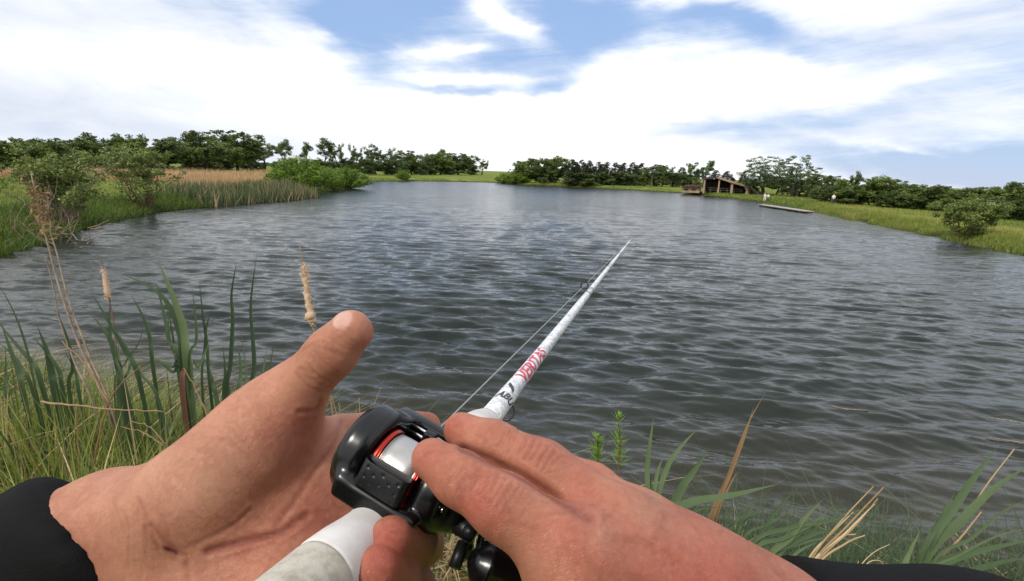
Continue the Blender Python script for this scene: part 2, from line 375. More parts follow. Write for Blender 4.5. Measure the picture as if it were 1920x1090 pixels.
    far = t.attr('far')     # waves the mesh is too coarse to carry come in as bump further out
    t.put(t.b.inputs['Normal'], t.bump(t.math('MULTIPLY', h, t.math('ADD', t.math('MULTIPLY', far, 0.34), 0.14)), 1.0, 1.0))
    MAT['water'] = m
    m = mat('weathered_wood', (0.2, 0.18, 0.14), 0.85); t = NT(m)
    t.put(t.b.inputs['Base Color'], t.ramp(t.noise(t.coord((1, 12, 12)), 1.5, 4), [(0.3, (0.26, 0.24, 0.2)), (0.7, (0.45, 0.42, 0.36))])); MAT['wood'] = m
    MAT['darkwood_and_shade'] = mat('dark_wood_and_shade', (0.045, 0.03, 0.022), 0.8)  # dock timber and windows; also the painted shade inside the pavilion
    MAT['timber'] = mat('tan_timber', (0.34, 0.23, 0.16), 0.7)
    m = mat('roof_shingle', (0.07, 0.04, 0.035), 0.9); t = NT(m)
    t.put(t.b.inputs['Base Color'], t.ramp(t.noise(t.coord((2, 8, 2)), 2, 4), [(0.3, (0.04, 0.022, 0.02)), (0.7, (0.11, 0.06, 0.05))])); MAT['roof'] = m
    m = mat('tan_stone', (0.36, 0.25, 0.16), 0.9); t = NT(m)
    t.put(t.b.inputs['Base Color'], t.ramp(t.noise(t.coord(), 2.5, 4), [(0.3, (0.24, 0.16, 0.1)), (0.7, (0.46, 0.34, 0.22))])); MAT['stone'] = m
    MAT['shirt'] = mat('white_shirt', (0.75, 0.74, 0.7), 0.8)
    MAT['sand'] = mat('pale_gravel', (0.5, 0.42, 0.3), 0.95)
make_materials()

# ------------------------------------------------------------------ terrain
far_px = [(-500, 640), (-200, 535), (-60, 496), (0, 478), (60, 462), (140, 432), (250, 405), (330, 393), (450, 382), (540, 375), (585, 369),
          (600, 360), (650, 355), (690, 346), (690, 341), (760, 340), (850, 341), (930, 343), (985, 347), (1040, 350), (1110, 353), (1200, 358),
          (1280, 363), (1340, 369), (1420, 378), (1500, 391), (1560, 405), (1640, 421), (1740, 441), (1830, 462), (1920, 478), (2080, 520), (2300, 600)]
shore = [tuple(on_z(*p)[:2]) for p in far_px]
near = [(16, 4), (9, 1.8), (5, 2.35), (3.2, 2.65), (2.0, 2.85), (0.9, 3.0), (0.1, 3.12), (-0.7, 3.35), (-1.6, 3.9), (-2.6, 4.1), (-4.2, 4.7), (-7, 4.9), (-11, 4.6)]
shore = np.array(shore + near)
def refine(P, n=5):
    m = len(P); out = []
    for i in range(m):
        p0, p1, p2, p3 = P[i - 1], P[i], P[(i + 1) % m], P[(i + 2) % m]
        for t in np.arange(n) / n:
            q = p1 + (p2 - p1) * t
            d = np.linalg.norm(p2 - p1)
            nrm = np.array([-(p2 - p1)[1], (p2 - p1)[0]]) / (d + 1e-9)
            w = 0 if t == 0 else min(0.12 * d, 0.35) * math.sin(i * 5.3 + t * 17) * 0.5
            out.append(q + nrm * w)
    return np.array(out)
shoreF = refine(shore)
def shore_sd(x, y):
    """signed distance to the waterline, positive on land"""
    x = np.asarray(x, float); y = np.asarray(y, float); sh = x.shape
    p = np.stack([x.ravel(), y.ravel()], 1)
    best = np.full(len(p), 1e18); inside = np.zeros(len(p), bool)
    A = shoreF; B = np.roll(shoreF, -1, 0)
    for a, b in zip(A, B):
        ab = b - a; ap = p - a
        t = np.clip((ap @ ab) / (ab @ ab + 1e-12), 0, 1)
        d = ap - t[:, None] * ab
        best = np.minimum(best, (d * d).sum(1))
        cond = (a[1] > p[:, 1]) != (b[1] > p[:, 1])
        if abs(b[1] - a[1]) > 1e-12:
            xi = a[0] + (p[:, 1] - a[1]) / (b[1] - a[1]) * ab[0]
            inside ^= cond & (p[:, 0] < xi)
    d = np.sqrt(best); return np.where(inside, -d, d).reshape(sh)
def vnoise(x, y, s, seed=0):
    """cheap smooth value noise in numpy"""
    x = np.asarray(x) / s + seed * 17.3; y = np.asarray(y) / s + seed * 9.1
    xi = np.floor(x); yi = np.floor(y); fx = smooth01(x - xi); fy = smooth01(y - yi)
    def hsh(a, b): return np.modf(np.abs(np.sin(a * 127.1 + b * 311.7 + seed * 3.3) * 43758.5453))[0]
    return (hsh(xi, yi) * (1 - fx) + hsh(xi + 1, yi) * fx) * (1 - fy) + (hsh(xi, yi + 1) * (1 - fx) + hsh(xi + 1, yi + 1) * fx) * fy
def ground_z(x, y, sd=None):
    x = np.asarray(x, float); y = np.asarray(y, float)
    if sd is None: sd = shore_sd(x, y)
    land = 0.42 * smooth01(sd / 1.6 + 0.08) + 0.14 * smooth01(sd / 15)
    ang = np.where(y > 1, x / np.maximum(y, 1), np.where(x > 0, 2.0, -2.0))
    w = smooth01((ang - 0.36) / 0.2)
    fall = np.clip(sd - 3, 0, 110) * 0.0175 * w
    near_ = smooth01((9 - np.hypot(x, y)) / 4)
    z = land - fall + near_ * 0.62 * smooth01((sd - 0.2) / 2.2)
    z = z + (vnoise(x, y, 2.3, 1) - 0.5) * 0.12 * smooth01(sd / 1.5) + (vnoise(x, y, 0.6, 2) - 0.5) * 0.05 * smooth01(sd / 0.6)
    bed = np.maximum(sd * 0.35, -1.6) + 0.0
    return np.where(sd > 0, z, bed)
def gz(x, y): return float(ground_z(np.array([x]), np.array([y]))[0])
def hit(px, py):
    """first point where the sight line through a photo pixel meets the ground"""
    v = ray(px, py)
    ts = np.geomspace(3, 900, 500); P = CAM + v * ts[:, None]
    below = P[:, 2] < ground_z(P[:, 0], P[:, 1])
    sdp = shore_sd(P[:, 0], P[:, 1])
    ok = np.where(below & (sdp > 0))[0]
    i = ok[0] if len(ok) else int(np.argmin(np.abs(ts - 300)))
    p = P[i]; return p

def grid_mesh(xs, ys):
    X, Y = np.meshgrid(xs, ys); n, m = X.shape
    idx = np.arange(n * m).reshape(n, m)
    F = np.stack([idx[:-1, :-1], idx[:-1, 1:], idx[1:, 1:], idx[1:, :-1]], -1).reshape(-1, 4)
    return X, Y, F
def build_ground():
    def axis(lo, hi, c, fine, n):
        a = c + np.concatenate([-np.geomspace(fine, c - lo, n)[::-1], [0], np.geomspace(fine, hi - c, n)]); return a
    xs = np.unique(np.concatenate([np.arange(-7, 7, 0.1), np.arange(-45, 45, 0.7), -np.geomspace(45, 4000, 60), np.geomspace(45, 4000, 60)]))
    ys = np.unique(np.concatenate([np.arange(-2, 6, 0.1), np.arange(6, 40, 0.35), np.geomspace(40, 4000, 150), -np.geomspace(2, 4000, 40)]))
    X, Y, F = grid_mesh(xs, ys)
    sd = shore_sd(X, Y); Z = ground_z(X, Y, sd)
    V = np.stack([X, Y, Z], -1).reshape(-1, 3)
    o = mesh_obj('ground', V, F, MAT['ground'], attrs={'dry': (np.clip((sd - 1.6) / 1.2, 0, 1)).ravel()})
    tag(o, 'grassy banks and fields around the pond', 'ground', kind='structure')
def build_water():
    # finer near the camera; waves travel towards the camera, slightly from the left
    ys = [1.2]
    while ys[-1] < 130: ys.append(ys[-1] + max(0.016, 0.0023 * ys[-1] ** 1.25))
    ys = np.array(ys); u = np.linspace(-1.4, 1.4, 1000)
    n, m = len(ys), len(u)
    Y = np.repeat(ys[:, None], m, 1); X = u[None, :] * (Y + 1.5)
    step = np.maximum(np.gradient(ys)[:, None] * np.ones_like(Y), np.abs(np.gradient(X, axis=1)))
    Z = np.zeros_like(X); r = np.random.default_rng(3)
    GR = [vnoise(X + 7.3 * j, Y * 1.3 + 5.1 * j, 1.3 + .55 * j, j) for j in range(10)]
    PH = [vnoise(X, Y, 1.2 + .25 * j, 50 + j) for j in range(7)]
    LR = np.minimum(step + 1e-6, 9); FARW = smooth01((np.hypot(X, Y) - 5) / 16)
    for i in range(150):
        lam = 0.07 * (0.8 / 0.07) ** (r.random() ** 0.85) if i < 110 else 1.1 * 3.2 ** r.random()
        th = R_(-95 + r.normal() * 15)
        k = 2 * math.pi / lam
        amp = 0.0073 * lam ** 1.05
        ph = r.random() * 6.28
        group = 0.35 + 0.9 * GR[min(9, int(lam * 5) + i % 3)] if i < 110 else 0.8
        fade = smooth01((lam / LR - 2.2) / 3)
        m_ = int((fade.max(1) > 0).sum()) if i < 110 else n
        if m_ < 4: continue
        if i >= 110: fade = fade * FARW * .2
        arg = k * (X * math.cos(th) + Y * math.sin(th)) + ph + 1.1 * PH[i % 7]
        Z += amp * group * fade * (np.sin(arg) + 0.22 * np.sin(2 * arg + 0.6))
    Z *= 1.08 - .52 * smooth01((np.hypot(X, Y) - 3) / 30)
    V = np.stack([X, Y, Z], -1).reshape(-1, 3)
    idx = np.arange(n * m).reshape(n, m)
    F = np.stack([idx[:-1, :-1], idx[:-1, 1:], idx[1:, 1:], idx[1:, :-1]], -1).reshape(-1, 4)
    sd = shore_sd(X[::8, ::8], Y[::8, ::8])
    sdf = np.repeat(np.repeat(sd, 8, 0), 8, 1)[:n, :m]
    F = F[sdf.ravel()[F[:, 0]] < 0.9 + 0.03 * Y.ravel()[F[:, 0]]]
    shallow = np.clip(1 - (-sdf) / 3.4, 0, 1) ** 1.5 * np.clip(1.4 - Y / 12, 0.12, 1)
    far = smooth01((np.hypot(X, Y) - 3) / 14)
    o = mesh_obj('water', V, F, MAT['water'], attrs={'shallow': shallow.ravel(), 'far': far.ravel(), 'vfar': smooth01((np.hypot(X, Y) - 8) / 60).ravel()})
    tag(o, 'rippled grey pond water', 'water', kind='structure')
if ONLY is None or 'land' in ONLY:
    build_ground(); build_water()
# ------------------------------------------------------------------ implicit surfaces (for hands, reel, body)
class Field:
    def __init__(s, lo, hi, h):
        s.lo = np.array(lo, float); s.h = h
        n = np.ceil((np.array(hi) - s.lo) / h).astype(int) + 1
        ax = [s.lo[i] + np.arange(n[i]) * h for i in range(3)]
        s.X, s.Y, s.Z = [a.astype(np.float32) for a in np.meshgrid(*ax, indexing='ij')]
        s.P = np.stack([s.X, s.Y, s.Z], -1)
    def cone(s, a, b, ra, rb):
        a = np.asarray(a, np.float32); b = np.asarray(b, np.float32); ab = b - a
        ap = s.P - a; t = np.clip(ap @ ab / (ab @ ab + 1e-12), 0, 1)
        return np.sqrt(((ap - t[..., None] * ab) ** 2).sum(-1)) - (ra + (rb - ra) * t)
    def ell(s, c, r, M=None):
        q = s.P - np.asarray(c, np.float32)
        if M is not None: q = q @ np.asarray(M, np.float32)      # columns of M are the axes
        r = np.asarray(r, np.float32); k0 = np.sqrt(((q / r) ** 2).sum(-1)); k1 = np.sqrt(((q / (r * r)) ** 2).sum(-1))
        return k0 * (k0 - 1) / (k1 + 1e-9)
def smin(a, b, k):
    if a is None: return b
    h = np.maximum(k - np.abs(a - b), 0) / k
    return np.minimum(a, b) - h * h * k * 0.25
def smax(a, b, k): return -smin(-a, -b, k)
def surface_nets(D, lo, h):
    D = np.asarray(D, np.float32); n = np.array(D.shape); ins = D < 0
    acc = np.zeros((*(n - 1), 3), np.float32); cnt = np.zeros(n - 1, np.int16)
    quads = []
    for ax in range(3):
        sl0 = [slice(None)] * 3; sl1 = [slice(None)] * 3; sl0[ax] = slice(0, -1); sl1[ax] = slice(1, None)
        a = D[tuple(sl0)]; b = D[tuple(sl1)]; ch = ins[tuple(sl0)] != ins[tuple(sl1)]
        I = np.argwhere(ch); t = a[ch] / (a[ch] - b[ch])
        pos = I.astype(np.float32); pos[:, ax] += t
        u, v = [(1, 2), (2, 0), (0, 1)][ax]
        ok = (I[:, u] > 0) & (I[:, v] > 0) & (I[:, u] < n[u] - 1) & (I[:, v] < n[v] - 1)
        I = I[ok]; pos = pos[ok]; inside_first = a[ch][ok] < 0
        cells = []
        for du, dv in ((0, 0), (-1, 0), (-1, -1), (0, -1)):
            c = I.copy(); c[:, u] += du; c[:, v] += dv
            np.add.at(acc, (c[:, 0], c[:, 1], c[:, 2]), pos); np.add.at(cnt, (c[:, 0], c[:, 1], c[:, 2]), 1)
            cells.append(np.ravel_multi_index((c[:, 0], c[:, 1], c[:, 2]), n - 1))
        q = np.stack(cells, 1); q[~inside_first] = q[~inside_first][:, ::-1]; quads.append(q)
    used = np.flatnonzero(cnt.ravel()); mp = np.full(cnt.size, -1, np.int64); mp[used] = np.arange(len(used))
    V = acc.reshape(-1, 3)[used] / cnt.ravel()[used][:, None] * h + lo
    return V, mp[np.concatenate(quads)]
def relax(V, F, it=2, lam=0.5):
    V = V.astype(np.float64)
    e = np.concatenate([F[:, [0, 1]], F[:, [1, 2]], F[:, [2, 3]], F[:, [3, 0]]])
    for _ in range(it):
        s = np.zeros_like(V); c = np.zeros(len(V))
        for i in range(3): s[:, i] = np.bincount(e[:, 0], V[e[:, 1], i], len(V)) + np.bincount(e[:, 1], V[e[:, 0], i], len(V))
        c = np.bincount(e[:, 0], minlength=len(V)) + np.bincount(e[:, 1], minlength=len(V))
        V = V + lam * (s / np.maximum(c, 1)[:, None] - V)
    return V
def gauss_attr(V, pts):
    """sum of soft spots: pts = (point, radius, weight)"""
    a = np.zeros(len(V))
    for c, r, w in pts: a += w * np.exp(-((V - np.asarray(c)) ** 2).sum(1) / (r * r))
    return a
def seg_dist(V, a, b):
    a = np.asarray(a); b = np.asarray(b); ab = b - a; t = np.clip((V - a) @ ab / (ab @ ab + 1e-12), 0, 1)
    return np.sqrt(((V - a - t[:, None] * ab) ** 2).sum(1))

MM = 0.001
def crease_lines(V, F, lines, depth=0.0007):
    """press fine skin folds into the surface. lines: (list of (px,py,d)), width mm, strength"""
    N = vnormals(V, F); cr = np.zeros(len(V)); disp = np.zeros(len(V))
    for P, wmm, s in lines:
        Q = catmull([W(*p) for p in P], 4) if len(P) > 2 else np.array([W(*p) for p in P])
        # measured across the sight line, so that a fold lies on the skin wherever its depth is
        sight = (V - CAM); sd_ = np.linalg.norm(sight, axis=1)[:, None]; u = sight / sd_
        best = np.full(len(V), 9.0)
        for a, b in zip(Q[:-1], Q[1:]):
            da = np.linalg.norm(a - CAM); A = a - CAM; B = b - CAM
            A = A / np.linalg.norm(A); B = B / np.linalg.norm(B)
            best = np.minimum(best, seg_dist(u, A, B) * sd_[:, 0])
        facing = (N * u).sum(1) < 0.1
        near = np.abs(sd_[:, 0] - np.linalg.norm(Q.mean(0) - CAM)) < 0.04
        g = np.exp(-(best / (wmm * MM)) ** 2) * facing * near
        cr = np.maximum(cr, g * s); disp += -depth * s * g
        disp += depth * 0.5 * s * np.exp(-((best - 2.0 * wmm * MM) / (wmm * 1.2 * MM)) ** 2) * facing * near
    return V + N * disp[:, None], cr
def vnormals(V, F):
    n = np.cross(V[F[:, 2]] - V[F[:, 0]], V[F[:, 3]] - V[F[:, 1]]); N = np.zeros_like(V)
    for k in range(4):
        for i in range(3): N[:, i] += np.bincount(F[:, k], n[:, i], len(V))
    return N / (np.linalg.norm(N, axis=1)[:, None] + 1e-12)

HV = 0.0011      # voxel of the hands
def hand_mesh(palm, fingers, kf=5, kp=12, pad=0.006, h=HV, post=None, spots=None, lines=(), depth=0.0007):
    """palm: list of (a, b, ra, rb, k); fingers: list of chains [(point, radius), ...]; every point (px, py, depth), radii in mm"""
    pts = []
    for a, b, ra, rb, k in palm: pts += [(W(*a), ra * MM), (W(*b), rb * MM)]
    for ch in fingers: pts += [(W(*p), r * MM) for p, r in ch]
    lo = np.min([p - r for p, r in pts], 0) - pad; hi = np.max([p + r for p, r in pts], 0) + pad
    f = Field(lo, hi, h); D = None
    for a, b, ra, rb, k in palm: D = smin(D, f.cone(W(*a), W(*b), ra * MM, rb * MM), k * MM) if D is not None else f.cone(W(*a), W(*b), ra * MM, rb * MM)
    fd = None
    for ch in fingers:
        c = None
        for (a, ra), (b, rb) in zip(ch[:-1], ch[1:]): c = f.cone(W(*a), W(*b), ra * MM, rb * MM) if c is None else smin(c, f.cone(W(*a), W(*b), ra * MM, rb * MM), kf * MM)
        fd = c if fd is None else smin(fd, c, 0.5 * MM)
    D = smin(D, fd, kp * MM)
    if post is not None: D = post(f, D)
    V, F = surface_nets(D, f.lo, h); V = relax(V, F, 2)
    V, cr = crease_lines(V, F, lines, depth)
    return V, F, cr

# ---- left hand: open palm turned up under the reel, thumb out
def left_hand():
    palm = [((-60, 1092, .30), (215, 1000, .275), 38.5, 29.5, 10),           # forearm to wrist
            ((215, 1000, .275), (330, 978, .268), 29.5, 26, 14),
            ((330, 965, .262), (520, 775, .262), 24, 17.5, 22),          # ball of the thumb
            ((400, 930, .256), (470, 850, .256), 23, 20, 22),
            ((330, 985, .272), (590, 850, .278), 20, 13.5, 22),          # palm rays
            ((330, 1010, .272), (612, 920, .272), 20, 13, 20),
            ((330, 1040, .268), (590, 1010, .262), 20, 13, 20),
            ((320, 1080, .262), (540, 1090, .245), 20, 14, 20),
            ((380, 1150, .25), (520, 1150, .235), 20, 14, 20),
            ((470, 900, .27), (560, 950, .268), 14, 13, 20)]
    thumb = [((505, 790, .262), 16), ((560, 728, .258), 13.2), ((622, 662, .252), 11.4), ((658, 622, .25), 10.2)]
    index = [((590, 850, .278), 12), ((640, 815, .295), 10), ((720, 795, .305), 8.6), ((800, 800, .30), 8)]
    middle = [((612, 920, .272), 12), ((690, 990, .268), 10.5), ((790, 1020, .240), 9.2), ((775, 1016, .212), 8.6), ((733, 1010, .192), 7.9)]
    ring = [((590, 1010, .262), 12), ((665, 1080, .25), 10.5), ((770, 1100, .222), 9), ((740, 1082, .198), 8.4), ((706, 1068, .181), 7.8)]
    little = [((540, 1090, .245), 11), ((620, 1180, .23), 9), ((720, 1190, .20), 8), ((690, 1160, .17), 7.4)]
    lines = [([(283, 985, .25), (310, 1015, .25), (345, 1040, .25)], 1.0, 0.55), ([(275, 990, .25), (300, 1030, .25)], .9, 0.35),
             ([(600, 752, .25), (590, 770, .25), (560, 772, .25)], 1.0, 0.5), ([(590, 700, .25), (560, 690, .25)], .7, 0.3),
             ([(598, 640, .245), (570, 655, .245)], .7, .25),
             ([(640, 790, .25), (628, 830, .25), (600, 870, .25), (560, 930, .25), (520, 985, .25)], 1.4, 0.5),
             ([(575, 965, .25), (520, 1000, .25), (460, 1015, .25), (390, 1035, .25)], 1.5, 1.0),
             ([(560, 985, .25), (500, 1022, .25), (430, 1045, .25)], .9, 0.35), ([(350, 1040, .25), (352, 1090, .25)], 1.0, .4),
             ([(470, 955, .25), (430, 990, .25), (345, 1030, .25)], .9, .3), ([(612, 655, .24), (640, 668, .24)], .8, .3)]
    rr = np.random.default_rng(4)
    for k in range(5): x = 205 + k * 24 + rr.uniform(-6, 6); y = 900 + rr.uniform(0, 70); lines.append(([(x, y, .25), (x + 14, y + 35, .25), (x + 18 + rr.uniform(-8, 8), y + rr.uniform(60, 120), .25)], .6, rr.uniform(.1, .3)))
    for k in range(16):                                                   # fine net over palm and ball of the thumb
        x, y = rr.uniform(380, 620), rr.uniform(800, 1050); a = R_(rr.choice([-50, 35]) + rr.normal() * 12); L = rr.uniform(25, 60)
        lines.append(([(x, y, .25), (x + math.cos(a) * L * .5 + 3, y + math.sin(a) * L * .5, .25), (x + math.cos(a) * L, y + math.sin(a) * L, .25)], .45, rr.uniform(.06, .22)))
    for k in range(5): lines.append(([(556 + 9 * k, 700 - 10 * k, .25), (575 + 9 * k, 722 - 10 * k, .25), (602 + 8 * k, 735 - 9 * k, .25)], .6, .12 if k % 2 else .26))
    for k in range(4): lines.append(([(606 + 8 * k, 640 - 8 * k, .25), (628 + 8 * k, 655 - 8 * k, .25), (650 + 7 * k, 664 - 6 * k, .25)], .5, .14))
    V, F, cr = hand_mesh(palm, [thumb, index, middle, ring, little], lines=lines, depth=.0009)
    u = (V - CAM) / np.linalg.norm(V - CAM, axis=1)[:, None]
    def spot(px, py, rpx): 
        d = ray(px, py); return np.exp(-(((u - d) ** 2).sum(1)) / (rpx / 1150) ** 2)
    red = 0.85 * spot(735, 1010, 50) + 0.75 * spot(705, 1070, 50) + .5 * spot(690, 640, 30) + .35 * spot(560, 800, 60) + .3 * spot(600, 960, 70) + .25 * spot(470, 1040, 80) + .35 * spot(645, 700, 40)
    pale = .9 * spot(430, 900, 70) + .6 * spot(300, 900, 90) + .5 * spot(590, 690, 40)
    a, b = ray(308, 1027), ray(331, 1036)
    cut = np.exp(-(seg_dist(u, a, b) / (3.0 / 1150)) ** 2) * 1.2
    c = W(643, 600, .2438)
    dn = np.sqrt((((V - c) / np.array([.0046, .006, .0046])) ** 2).sum(1))
    return V, F, dict(crease=cr, red=np.clip(red, 0, 1), pale=np.clip(pale, 0, 1), cut=np.clip(cut, 0, 1), nail=smooth01((1.15 - dn) / .3)), dn
# ---- right hand: back of the hand up, two fingers laid on the spool
def right_hand():
    palm = [((1750, 1420, .235), (1420, 1205, .205), 38, 29, 10),        # forearm, wrist
            ((1420, 1205, .205), (1300, 1120, .20), 27, 22, 18),
            ((1330, 1160, .197), (1080, 1040, .182), 19, 13.5, 14),      # index ray
            ((1330, 1125, .203), (1155, 992, .195), 18, 13, 14),         # middle ray
            ((1340, 1112, .212), (1195, 985, .212), 17, 12, 16),       # ring ray
            ((1350, 1112, .225), (1240, 1012, .228), 15, 10.5, 16),
            ((1290, 1150, .195), (1080, 1130, .18), 22, 15, 20)]
    index = [((1080, 1045, .180), 13.8), ((944, 950, .184), 10.6), ((862, 897, .193), 9.1), ((810, 861, .200), 7.8)]
    middle = [((1160, 985, .197), 12.6), ((1018, 880, .207), 10.4), ((925, 833, .220), 9.0), ((865, 807, .230), 7.7)]
    ring = [((1195, 982, .214), 11.5), ((1110, 915, .226), 9.6), ((1020, 868, .24), 8.4), ((960, 850, .255), 7.4)]
    little = [((1240, 1012, .230), 9.6), ((1165, 955, .244), 8.4), ((1080, 900, .255), 7.4), ((1040, 895, .265), 6.6)]
    thumb = [((1180, 1190, .18), 15), ((1090, 1165, .195), 12.5), ((1030, 1130, .212), 10.6), ((1000, 1110, .222), 9)]
    lines = []
    for (cx, cy, a, L) in ((935, 928, 20, 52), (1008, 853, 14, 38)):       # wrinkles over the middle joints
        for k, (off, s) in enumerate(((-30, .5), (-17, .7), (-5, .55), (9, .75), (22, .6), (33, .35))):
            dx, dy = math.cos(R_(32)), math.sin(R_(32)); nx, ny = -dy, dx
            bow = (k - 2.5) * 5
            x, y = cx + dx * off, cy + dy * off
            P = [(x + nx * t * L * (.75 if k in (0, 5) else 1) - dx * abs(t) ** 2 * -bow, y + ny * t * L * (.75 if k in (0, 5) else 1) + dy * abs(t) ** 2 * bow, .2) for t in (-.55, -.25, 0, .25, .5)]
            lines.append((P, .75, s * .75))
    lines += [([(840, 905, .2), (862, 888, .2), (880, 862, .2)], .6, .25), ([(905, 835, .21), (920, 822, .21)], .6, .25),
              ([(870, 842, .2), (930, 868, .2), (1000, 905, .2), (1060, 945, .2), (1105, 972, .2)], 1.7, 1.0)]
    rr = np.random.default_rng(8)
    for k in range(26):                                                  # fine folds across the back of the hand
        x, y = rr.uniform(1040, 1400), rr.uniform(930, 1090); a = R_(rr.choice([112, 60]) + rr.normal() * 10); L = rr.uniform(20, 50)
        lines.append(([(x, y, .2), (x + math.cos(a) * L * .5 + 4, y + math.sin(a) * L * .5, .2), (x + math.cos(a) * L, y + math.sin(a) * L, .2)], .5, rr.uniform(.12, .32)))
    for cx_, cy_ in ((868, 893), (935, 828)):
        for k in range(4): lines.append(([(cx_ - 12 + 8 * k, cy_ + 30, .2), (cx_ + 2 + 8 * k, cy_ + 4, .2), (cx_ + 12 + 8 * k, cy_ - 22, .2)], .5, .35))
    V, F, cr = hand_mesh(palm, [index, middle, ring, little, thumb], lines=lines, kp=8, depth=.0008)
    N = vnormals(V, F)
    u = (V - CAM) / np.linalg.norm(V - CAM, axis=1)[:, None]
    def spot(px, py, rpx):
        d = ray(px, py); return np.exp(-(((u - d) ** 2).sum(1)) / (rpx / 1150) ** 2)
    # tendons and a vein on the back of the hand
    for P, w, hgt in (([(1060, 1010), (1200, 1075), (1330, 1120)], 4.5, .0008), ([(1170, 965), (1280, 1040), (1360, 1090)], 4.5, .0007),
                      ([(1130, 1000), (1215, 1010), (1300, 1060)], 1.8, .0006), ([(1215, 1010), (1240, 960)], 1.6, .0004)):
        Q = catmull([ray(*p) for p in P], 4) if len(P) > 2 else np.array([ray(*p) for p in P])
        b = np.min([seg_dist(u, a, c) for a, c in zip(Q[:-1], Q[1:])], 0) * 0.2
        V = V + N * (hgt * np.exp(-(b / (w * MM)) ** 2) * ((N * u).sum(1) < 0))[:, None]
    red = .2 + .4 * spot(800, 860, 45) + .5 * spot(850, 800, 40) + .55 * spot(900, 950, 55) + .45 * spot(1180, 1060, 110) + .35 * spot(1050, 1000, 60) + .6 * spot(1350, 1090, 90) + .3 * spot(1080, 890, 50)
    pale = .7 * spot(1205, 955, 40) + .6 * spot(1125, 1005, 30) + .5 * spot(1040, 900, 45)
    c = W(800, 848, .2015)
    return V, F, dict(crease=cr, red=np.clip(red, 0, 1), pale=np.clip(pale, 0, 1), cut=np.zeros(len(V)), nail=np.zeros(len(V))), np.full(len(V), 9.0)

